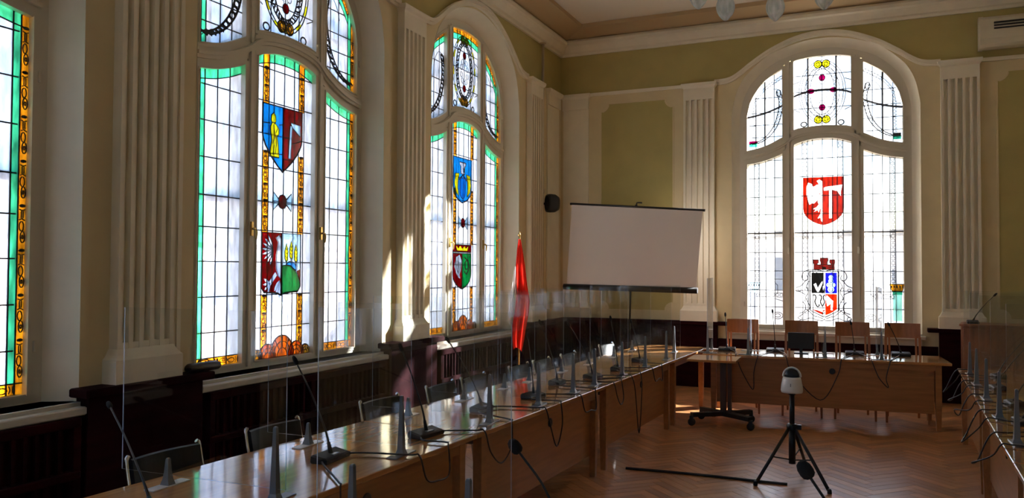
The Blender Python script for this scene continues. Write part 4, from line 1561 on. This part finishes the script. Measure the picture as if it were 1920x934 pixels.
TH = math.atan(.042)
def xin(y):
    return 2.625 + .042 * (y + 8.5)
LW = .86
for k, (y0, y1) in enumerate(((-10.15, -7.90), (-7.90, -5.65), (-5.65, -3.40))):
    table((xin(y0), y0, 0), PI / 2 - TH, (y1 - y0) / math.cos(TH), LW, 'long oak table along the stained-glass windows, %s from the corner table' % ORD[2 - k], 'window-side conference tables')
table((xin(-3.40), -3.40, 0), PI / 2 - TH, 1.62, LW, 'short oak table filling the corner near the projection screen', None, panel=False)
REAR_A = rad(4.4)
RF0 = Vector((2.985, -2.61, 0))
table(RF0, REAR_A, 2.655, .80, 'oak head table with full modesty panel in front of the wooden chairs')
def rear_pt(s, d, z=0.0):
    return RF0 + Vector((math.cos(REAR_A) * s - math.sin(REAR_A) * d, math.sin(REAR_A) * s + math.cos(REAR_A) * d, z))
RA = rad(-91.7)
def xr(y):
    return 5.632 + .0297 * (y + 3.0)
for k, (y0, y1) in enumerate(((-2.85, -5.10), (-5.10, -7.35), (-7.35, -9.60))):
    table((xr(y0), y0, 0), RA, abs(y1 - y0), LW, 'oak table in the row opposite the windows, %s from the wooden cabinet' % ORD[k], 'conference tables opposite the windows')
table((5.15, -9.55, 0), PI, 2.25, LW, 'oak table closing the horseshoe opposite the head table')

# mobile side table on castors in the corner
r = thing('castor_table', 'small wooden table on a black castor base in the corner of the horseshoe', 'table', (3.215, -2.97, 0), rad(2))
MB().bbox(-.29, .25, -.27, .27, .722, .748, .005).build('table_top', OAK, r)
m = MB()
m.box(.05, .11, -.05, .05, .12, .722).box(.13, .17, -.04, .04, .12, .722)
m.build('column', principled('dark_column_wood', (.06, .03, .02), .4), r)
for sx, sy in ((-.24, -.22), (.40, -.25), (-.20, .22), (.36, .24)):
    arm = MB().loft([[(x0 + nx * w, y0 + ny * w, z) for nx, ny, z in ((sy and -sy * 2, sx * 2, .10), (sy * 2, -sx * 2, .10), (sy * 2, -sx * 2, .145), (-sy * 2, sx * 2, .145))] for x0, y0, w in ((.10, 0, .06), (.10 + (sx - .1) * 1.0, sy, .045))]).build('base_arm', BLACKP, r)
    m = MB()
    m.lathe([(.012, -.018), (.042, -.016), (.042, .016), (.012, .018)], (0, 0, 0), 14, 0, Matrix.Translation((sx, sy, .042)) @ Matrix.Rotation(PI / 2, 4, 'X'))
    m.box(sx - .02, sx + .02, sy - .025, sy + .025, .055, .11)
    m.build('castor', BLACKP, arm)

# ------------------------------------------------------------------ chairs
def wooden_chair(loc, rotz, label, group=None):
    """faces local +Y; wide top rail, four back stiles"""
    r = thing('wooden_chair', label, 'chair', loc, rotz, group)
    MB().bbox(-.21, .21, -.20, .22, .43, .47, .012).build('seat', CHAIRW, r)
    MB().bbox(-.19, .19, -.17, .20, .465, .49, .012).build('seat_pad', BLACKL, r)
    MB().box(-.19, .19, -.18, -.16, .37, .43).build('seat_rail', CHAIRW, r)
    MB().box(-.19, .19, .18, .20, .37, .43).build('seat_rail', CHAIRW, r)
    m = MB()
    loops = []
    for x in lin(-.195, .195, 8):
        cv = -.035 * (1 - (x / .195) ** 2)
        loops.append([(x, y + cv, z) for y, z in ((-.262, .945), (-.238, .945), (-.258, 1.12), (-.282, 1.12))])
    m.loft(loops)
    m.build('top_rail', CHAIRW, r)
    for x in (-.185, .185):
        MB().loft([[(x + a, y + b, z) for a, b in ((-.014, -.014), (.014, -.014), (.014, .014), (-.014, .014))] for y, z in ((-.19, .43), (-.205, .65), (-.25, .96))]).build('back_post', CHAIRW, r)
    for x in (-.145, .145):
        MB().loft([[(x + a, y + b, z) for a, b in ((-.011, -.008), (.011, -.008), (.011, .008), (-.011, .008))] for y, z in ((-.185, .46), (-.21, .70), (-.262, .96))]).build('back_slat', CHAIRW, r)
    for x in (-.185, .185):
        for y, yb in ((-.19, -.24), (.19, .205)):
            x = math.copysign(.165 if y < 0 else .215, x)
            MB().loft([[(x * k + a * w, yy + b * w, z) for a, b in ((-1, -1), (1, -1), (1, 1), (-1, 1))] for yy, z, w, k in ((yb, 0, .011, 1.02), (y, .43, .019, 1))]).build('leg', CHAIRW, r)
    return r


for k, (sx, d) in enumerate(((.412, .66), (1.122, .64), (1.709, .63), (2.262, .62))):
    q = rear_pt(sx, d)
    wooden_chair((q.x, q.y, 0), PI + REAR_A, 'reddish wooden chair behind the head table, %s from the projection screen' % ORD[k], 'wooden chairs behind the head table')


def padded_chair(loc, rotz, label, group):
    r = thing('padded_chair', label, 'chair', loc, rotz, group)
    MB().bbox(-.225, .225, -.20, .22, .42, .475, .02).build('seat', BLACKL, r)
    m = MB()
    loops = []
    for x in lin(-.205, .205, 8):
        cv = -.03 * (1 - (x / .205) ** 2)
        loops.append([(x, y + cv, z) for y, z in ((-.215, .55), (-.18, .55), (-.20, .69), (-.225, .815), (-.24, .82), (-.255, .81), (-.235, .69))])
    m.loft(loops)
    m.build('backrest', BLACKL, r)
    for s in (-1, 1):
        x = s * .22
        MB().tube(crom([(x, -.19, .44), (x, -.205, .62), (x, -.235, .74), (x * .99, -.25, .815), (x * .93, -.255, .832)], 5), .0115, 8).build('back_tube', CHROME, r)
        for y0, y1 in ((-.19, -.25), (.18, .22)):
            MB().loft([[(x + a * w, yy + b * w, z) for a, b in ((-1, -1), (1, -1), (1, 1), (-1, 1))] for yy, z, w in ((y1, 0, .011), (y0, .425, .018))]).build('leg', PALEW, r)
    return r


for k, y in enumerate((-2.75, -3.95, -4.66, -5.19, -6.08, -6.62, -7.45, -8.50, -9.27)):
    padded_chair((xin(y) - LW + .07, y, 0), -PI / 2 - TH + random.uniform(-.05, .05), 'black padded chair on the window side, %s from the projection screen' % ORD[k], 'black chairs along the windows')

# ------------------------------------------------------------------ microphones
def mic(base, axis, head, cable, label, group, bl=.20, hr=.0115, bend=(.16, .55)):
    """conference microphone: wedge base, gooseneck, foam head, cable (world points)"""
    base, head = Vector(base), Vector(head)
    r = thing('gooseneck_microphone', label, 'microphone', base, 0, group)
    Ra = Matrix.Rotation(axis, 4, 'Z')
    h = bl / 2
    m = MB()
    m.loft([[(x, y, z) for x, y, z in ((-h - e, -.045 - e, z0), (h + e, -.045 - e, z0), (h + e, .045 + e, z1), (-h - e, .045 + e, z1))] for e, z0, z1 in ((0, 0, 0), (.004, .008, .008), (.003, .022, .036), (-.006, .028, .044))], M=Ra)
    m.build('base', BLACKP, r)
    MB().box(-.03, .03, -.035, -.012, .029, .036, 0, Ra).build('talk_button', GREYP, r)
    d = head - base
    p0 = Vector((0, 0, .030))
    pts = crom([p0, Vector((d.x * bend[0], d.y * bend[0], d.z * .30)), Vector((d.x * bend[1], d.y * bend[1], d.z * .66)), Vector((d.x * .93, d.y * .93, d.z * .94))], 6)
    MB().tube(pts, [.0075, .0065, .0048, .0042, .0042, .0042], 8).build('gooseneck', BLACKP, r)
    MB().tube([pts[0], pts[3]], [.013, .009], 10).build('stem_collar', BLACKP, r)
    dd = (pts[-1] - pts[-4]).normalized()
    a = pts[-1]
    hh = [(a - dd * .012), (a - dd * .005), a + dd * .006, a + dd * .022, a + dd * .036, a + dd * .042]
    MB().tube(hh, [hr * .55, hr * .95, hr * 1.08, hr * 1.05, hr * .75, hr * .2], 12).build('foam_head', BLACKF, r)
    if cable:
        MB().tube(crom([Vector(q) - base for q in cable], 6), .005, 6).build('cable', BLACKP, r)
    return r


LM = [(2.19, -9.90, 1.58, -9.62, 1.13), (2.25, -8.815, 2.00, -8.815, 1.275), (2.40, -8.09, 2.21, -8.09, 1.29), (2.32, -7.18, 2.03, -7.18, 1.255), (2.43, -6.50, 2.36, -6.45, 1.24), (2.33, -5.72, 2.16, -5.72, 1.30), (2.49, -5.22, 2.24, -5.22, 1.255), (2.525, -4.557, 2.45, -4.557, 1.28), (2.53, -3.74, 2.43, -3.74, 1.20)]
for i, (x, y, hx, hy, hz) in enumerate(LM):
    cab = []
    if i < len(LM) - 1:
        nx, ny = LM[i + 1][:2]
        e = lambda yy: xin(yy)
        dp = .44 + .22 * ((i * 37) % 10) / 10 - (.28 if i == 6 else 0)
        L = ny - y
        cab = [(x + .02, y + .10, .765), (x + .10, y + .16, .7625), (e(y + .2) - .03, y + .22, .7625), (e(y + .25) + .010, y + .26, .752), (e(y + .3) + .03, y + .30, .62), (e(y + .4) + .04, y + .28 + L * .16, dp), (e(y + .5) + .03, y + .30 + L * .32, .60), (e(ny - .1) + .010, y + .30 + L * .34, .752), (e(ny - .1) - .02, y + .33 + L * .34, .7625), (nx + .08, ny - .16, .7625), (nx + .02, ny - .10, .765)]
    mic((x, y, .75), PI / 2 - TH + (.12 if i % 2 else -.1), (hx, hy, hz), cab, 'black gooseneck microphone on the window-side tables, %s from the projection screen' % ORD[len(LM) - 1 - i], 'microphones on the window-side tables', .22)
RM = [((3.19, -2.06), (3.17, -2.06, 1.208)), ((3.75, -1.93), (3.72, -1.93, 1.262)), ((4.65, -1.88), (4.61, -1.88, 1.136)), ((5.15, -1.76), (5.02, -1.76, 1.125))]
for i, (b, h) in enumerate(RM):
    cab = []
    if i < 3:
        n = RM[i + 1][0]
        fy = lambda xx: -2.62 + (xx - 2.88) * math.tan(REAR_A)
        x0, x1 = b[0] + .16, n[0] - .12
        dp = (.36, .28, .46)[i]
        cab = [(b[0] + .05, b[1] - .05, .77), (x0, fy(x0) + .22, .7625), (x0 + .02, fy(x0) + .03, .7625), (x0 + .03, fy(x0) - .012, .735), (x0 + .10, fy(x0) - .02, .56), ((x0 + x1) / 2 + .08, fy((x0 + x1) / 2) - .02, dp), (x1 - .05, fy(x1) - .02, .56), (x1 - .01, fy(x1) - .012, .735), (x1, fy(x1) + .03, .756), (n[0] - .03, n[1] - .12, .756), (n[0] - .02, n[1] - .05, .77)]
    mic((b[0], b[1], .75), REAR_A, h, cab, 'black gooseneck microphone on the head table, %s from the projection screen' % ORD[i], 'microphones on the head table', .20)
QM = [(5.92, -3.50), (5.80, -4.38), (5.80, -5.26), (5.74, -6.06), (5.86, -6.95)]
for i, (x, y) in enumerate(QM):
    e = xr(y)
    k = .56 + .05 * (i % 3)
    cab = [(x - .045, y - .05, .765), (x - .09, y - .03, .763), (e + .05, y + .03, .7625), (e - .006, y + .05, .758), (e - .05, y + .09, .68), (e - .14, y + .19, k), (e - .10, y + .31, .60), (e - .05, y + .37, .70), (e - .006, y + .40, .758), (e + .06, y + .42, .7625), (e + .20, y + .50, .7625)]
    mic((x, y, .75), -PI / 2 + .1, (x + .32, y + .06, 1.22), cab, 'black gooseneck microphone on the tables opposite the windows, %s from the wooden cabinet' % ORD[i], 'microphones on the tables opposite the windows', .20)
mic((3.93, -9.80, .75), 0, (3.735, -9.80, 1.172), [], 'black gooseneck microphone bending towards the window-side tables, on the closing table', None, .20, .019, (.08, .42))
mic((4.80, -9.80, .75), 0, (4.65, -9.80, 1.192), [], 'black gooseneck microphone in front of the tripod camera, on the closing table', None, .20, .020, (.08, .42))

# ------------------------------------------------------------------ plexiglass dividers
def divider(p0, p1, z0, z1, posts, label, group, post_h=.31, foot=True):
    """upright clear sheet from p0 to p1 (world xy) held by tapered posts at fractions of its length"""
    p0, p1 = Vector((*p0, 0)), Vector((*p1, 0))
    d = p1 - p0
    L = d.length
    r = thing('plexiglass_divider', label, 'divider', (p0.x, p0.y, .75), math.atan2(d.y, d.x), group)
    t = .0025
    m = MB()
    m._add([(0, -t, z0), (L, -t, z0), (L, -t, z1), (0, -t, z1), (0, t, z0), (L, t, z0), (L, t, z1), (0, t, z1)], [(0, 1, 2, 3), (5, 4, 7, 6)], 0)
    m._add([(0, -t, z0), (L, -t, z0), (L, -t, z1), (0, -t, z1), (0, t, z0), (L, t, z0), (L, t, z1), (0, t, z1)], [(0, 3, 7, 4), (1, 5, 6, 2), (3, 2, 6, 7), (0, 4, 5, 1)], 1)
    m.build('clear_sheet', [PLEXI, PLEXE], r)
    for f, hgt in posts:
        x = f * L
        m = MB()
        m.loft([[(x + a * w, b * dpt, z) for a, b in ((-1, -1), (1, -1), (1, 1), (-1, 1))] for w, dpt, z in ((.026, .022, .006), (.017, .016, .03), (.0125, .012, hgt * .5), (.008, .008, hgt), (.005, .006, hgt + .006))])
        m.build('post', GREYP, r)
        if foot:
            MB().bbox(x - .03, x + .03, -.11, .11, 0, .006, .002).build('foot_plate', GREYP if hgt > .2 else WHITEP, r)
    return r


PL = [-9.55, -8.60, -7.60, -6.84, -6.17, -5.68, -4.95, -4.22, -3.43]
for k, y in enumerate(PL):
    e = xin(y)
    divider((e - LW - .12, y), (e - .04, y + .036), .05, .81, ((.94, .31), (.30, .12)), 'clear plexiglass divider on the window-side tables, %s from the corner table' % ORD[len(PL) - 1 - k], 'plexiglass dividers on the window-side tables')
for k, y in enumerate((-3.38, -4.11, -5.00, -5.90, -6.80, -7.65)):
    e = xr(y)
    divider((e + .03, y), (e + 1.0, y + .03), .05, .81, ((.05, .31), (.70, .12)), 'clear plexiglass divider on the tables opposite the windows, %s from the wooden cabinet' % ORD[k], 'plexiglass dividers on the tables opposite the windows')
for k, s in enumerate((.525, 1.375, 1.965)):
    a, b = rear_pt(s, .06), rear_pt(s, .80)
    divider((a.x, a.y), (b.x, b.y), .05, .81, ((.06, .31), (.75, .12)), ('clear plexiglass divider on the head table between the first two microphones', 'clear plexiglass divider on the head table beside the monitor', 'clear plexiglass divider on the head table between its last two microphones')[k], 'plexiglass dividers on the head table')
a, b = rear_pt(.05, .12), rear_pt(.05, .78)
divider((a.x, a.y), (b.x, b.y), .02, .90, ((.08, .31), (.75, .12)), 'tall clear plexiglass divider where the head table meets the corner table', None)
divider((1.98, -2.62), (2.72, -2.58), .05, .81, ((.9, .31), (.2, .12)), 'clear plexiglass divider standing on the short corner table', None)
divider((3.02, -9.92), (3.78, -9.92), .05, .86, ((.2, .31), (.8, .31)), 'clear plexiglass divider on the table closing the horseshoe', None)

# ------------------------------------------------------------------ monitor on the head table
q = rear_pt(1.115, .50)
r = thing('computer_monitor', 'black flat monitor on the head table seen from behind', 'monitor', (q.x, q.y, .75), REAR_A)
MB().bbox(-.15, .15, -.018, .018, .055, .25, .008).build('screen_housing', BLACKP, r)
MB().box(-.142, .142, .018, .020, .065, .24).build('screen', principled('dark_screen', (.01, .012, .016), .1), r)
MB().box(-.018, .018, -.022, .0, .006, .10).build('stand_neck', BLACKP, r)
MB().bbox(-.08, .08, -.06, .06, 0, .010, .003).build('stand_foot', BLACKP, r)

# ------------------------------------------------------------------ projection screen on its tripod
SY = -.95
r = thing('projection_screen', 'white tripod projection screen hanging askew with black bars', 'projection screen', (1.64, SY, 0))
cs = [(-.90, 2.72), (1.045, 2.565), (.955, 1.46), (-.99, 1.49)]
tl, tr_, br_, bl_ = [Vector((x, 0, z)) for x, z in ((-.905, 2.735), (1.045, 2.590), (.95, 1.46), (-.985, 1.490))]
N = 12
m = MB()
loops_f, vs, fs = [], [], []
for i in range(N + 1):
    for j in range(N + 1):
        u, v_ = i / N, j / N
        p = (tl * (1 - u) + tr_ * u) * (1 - v_) + (bl_ * (1 - u) + br_ * u) * v_
        vs.append((p.x, -.012 + .018 * math.sin(PI * v_) * math.sin(PI * u), p.z))
for i in range(N):
    for j in range(N):
        a = i * (N + 1) + j
        fs.append((a, a + 1, a + N + 2, a + N + 1))
nn = len(vs)
vs += [(x, y + .003, z) for x, y, z in vs]
fs += [tuple(k + nn for k in reversed(f)) for f in fs]
m._add(vs, fs, 0, True)
m.build('screen_fabric', FABRIC, r)
d = (tr_ - tl).normalized()
MB().tube([tl - d * .03, tr_ + d * .03], .018, 8).build('top_bar', BLACKP, r)
d = (br_ - bl_).normalized()
MB().tube([bl_ - d * .05, br_ + d * .02], .045, 10).build('roller_case', BLACKP, r)
mt = (tl + tr_) / 2
mbt = (bl_ + br_) / 2
MB().tube([(mbt.x - .03, .07, .25), (mbt.x, .06, 1.47), (mt.x, .035, 2.70)], .014, 8).build('pole', BLACKP, r)
MB().tube(crom([(mt.x + .02, .03, 2.66), (mt.x + .02, .0, 2.715), (mt.x + .05, .0, 2.725), (mt.x + .10, .0, 2.72)], 4), .010, 8).build('hook', BLACKP, r)
for k in range(3):
    a = rad(90 + 120 * k)
    MB().tube([(mbt.x - .03, .07, .55), (mbt.x - .03 + .38 * math.cos(a), .07 + .38 * math.sin(a), .012)], .011, 8).build('leg', BLACKP, r)

# ------------------------------------------------------------------ flag
fx, fy = .76, -2.98
r = thing('flag_on_pole', 'red and white flag hanging limp on a pole by the windows', 'flag', (fx, fy, 0), YAW)
MB().tube([(0, .03, .03), (0, .03, 2.17)], .012, 8).build('pole', BRASS, r)
MB().lathe([(.0105, 2.165), (.02, 2.18), (.014, 2.20), (.002, 2.235)], (0, .03, 0), 10).build('finial', BRASS, r)
MB().lathe([(.17, 0), (.17, .02), (.06, .05), (.025, .12), (.015, .13)], (0, .03, 0), 18).build('stand', BLACKP, r)
def cloth(profile, z_list, name, mat, ph, n=28):
    m = MB()
    vs, fs = [], []
    for z, xl, xr_, dp in z_list:
        for i in range(n + 1):
            u = i / n
            x = xl + (xr_ - xl) * u
            y = -.03 - dp * (.5 + .5 * math.sin(u * 4.2 * PI + ph + z * 1.1)) + .012 * math.sin(u * 11 + z * 5)
            vs.append((x, y, z + .04 * math.sin(u * 3 + ph) * (z < 1.0)))
    for j in range(len(z_list) - 1):
        for i in range(n):
            a = j * (n + 1) + i
            fs.append((a, a + 1, a + n + 2, a + n + 1))
    m._add(vs, fs, 0, True)
    return m.build(name, mat, r)
cloth(None, [(2.13, -.012, .014, .01), (2.0, -.03, .04, .03), (1.8, -.045, .07, .05), (1.55, -.055, .10, .07), (1.35, -.05, .135, .08), (1.2, -.075, .12, .08), (1.0, -.09, .085, .08), (.85, -.09, .06, .07), (.72, -.07, .035, .05)], 'red_cloth', REDF, .4)
cloth(None, [(1.78, -.060, -.040, .06), (1.6, -.085, -.03, .09), (1.4, -.115, -.035, .11), (1.2, -.135, -.06, .11), (1.05, -.125, -.08, .10)], 'white_cloth', WHITEF, 1.3, 14)

# ------------------------------------------------------------------ 360 degree camera on a tripod
TC = Vector((4.215, -5.10, 0))
r = thing('conference_camera', 'white dome conference camera on a black tripod', 'camera', TC)
MB().lathe([(.060, .715), (.0855, .718), (.090, .735), (.086, .78), (.076, .83), (.070, .85)], (0, 0, 0), 28).build('housing', WHITEP, r)
MB().lathe([(.064, .85), (.060, .875), (.046, .902), (.022, .918), (.004, .922)], (0, 0, 0), 24).build('dome', principled('dark_dome', (.02, .025, .03), .06), r)
m = MB()
m.tube(crom([Vector((.070 * math.cos(a), -.0, .85 + .076 * math.sin(a))) for a in lin(0, PI, 8)], 3), .009, 8)
m.build('dome_rim', WHITEP, r)
MB().box(-.006, .0, -.092, -.080, .775, .80).build('logo_plate', GREYP, r)
MB().lathe([(.03, .70), (.03, .716)], (0, 0, 0), 14).build('mount_plate', BLACKP, r)
MB().tube([(0, 0, .12), (0, 0, .42)], .028, 12).build('pole', BLACKP, r)
MB().tube([(0, 0, .42), (0, 0, .70)], .021, 12).build('extension_pole', BLACKP, r)
m = MB()
m.lathe([(.04, .40), (.045, .41), (.045, .445), (.035, .455)], (0, 0, 0), 14)
m.box(.04, .075, -.015, .015, .41, .45)
m.build('collar', BLACKP, r)
for tx, ty in ((3.965, -5.49), (4.525, -5.49), (4.30, -4.70)):
    e = Vector((tx, ty, 0)) - TC
    lg = MB().tube([(e.x * .10, e.y * .10, .415), (e.x, e.y, .014)], .014, 8).build('leg', BLACKP, r)
    MB().lathe([(.012, 0), (.018, .004), (.016, .03), (.010, .04)], (e.x, e.y, 0), 10).build('rubber_foot', BLACKP, lg)
    MB().tube([(0, 0, .15), (e.x * .55, e.y * .55, .21)], .006, 6).build('brace', BLACKP, r)

tag(MB().tube(crom([(2.86, -5.42, .010), (3.2, -5.39, .010), (3.6, -5.37, .010), (4.0, -5.375, .010), (4.20, -5.37, .010)], 6), .011, 8).build('floor_cable', BLACKP), 'thick black cable lying on the parquet towards the tripod', 'cable')

# ------------------------------------------------------------------ wooden cabinet behind the head table
r = thing('wooden_cabinet', 'reddish wooden cabinet in the corner past the head table', 'cabinet', (5.80, -1.42, 0), rad(-8))
MB().bbox(0, 1.60, .02, .46, 0, 1.10, .008).build('body', CABW, r)
MB().bbox(-.015, 1.615, -.01, .475, 1.10, 1.125, .006).build('top', CABW, r)
for k in range(3):
    dr = MB().bbox(.02 + k * .525, .53 + k * .525, .0, .022, .06, 1.07, .006).build('door', CABW, r)
    MB().lathe([(.006, 0), (.006, .015), (.013, .02), (.010, .03)], (0, 0, 0), 10, 0, Matrix.Translation((.48 + k * .525, .0, .62)) @ Matrix.Rotation(PI / 2, 4, 'X')).build('knob', BRASS, dr)
mic((5.94, -1.30, 1.125), 0, (6.18, -1.30, 1.485), [], 'black gooseneck microphone standing on the wooden cabinet', None, .12)

# dark case lying on the ledge beside the conduit
r = thing('document_tube', 'short black padded case on the dark ledge beside the conduit', 'case', (NL + .10, -7.80, .985))
loops = [[(.05 * k * math.cos(a), y, .035 + .035 * k * math.sin(a)) for a in [2 * PI * i / 12 for i in range(12)]] for k, y in ((.7, -.15), (1, -.13), (1, .12), (.7, .14))]
MB().loft(loops, 0, True, True).build('body', BLACKL, r)
MB().tube(crom([(0, -.06, .068), (0, -.04, .085), (0, .03, .085), (0, .05, .068)], 4), .005, 6).build('handle', BLACKP, r)
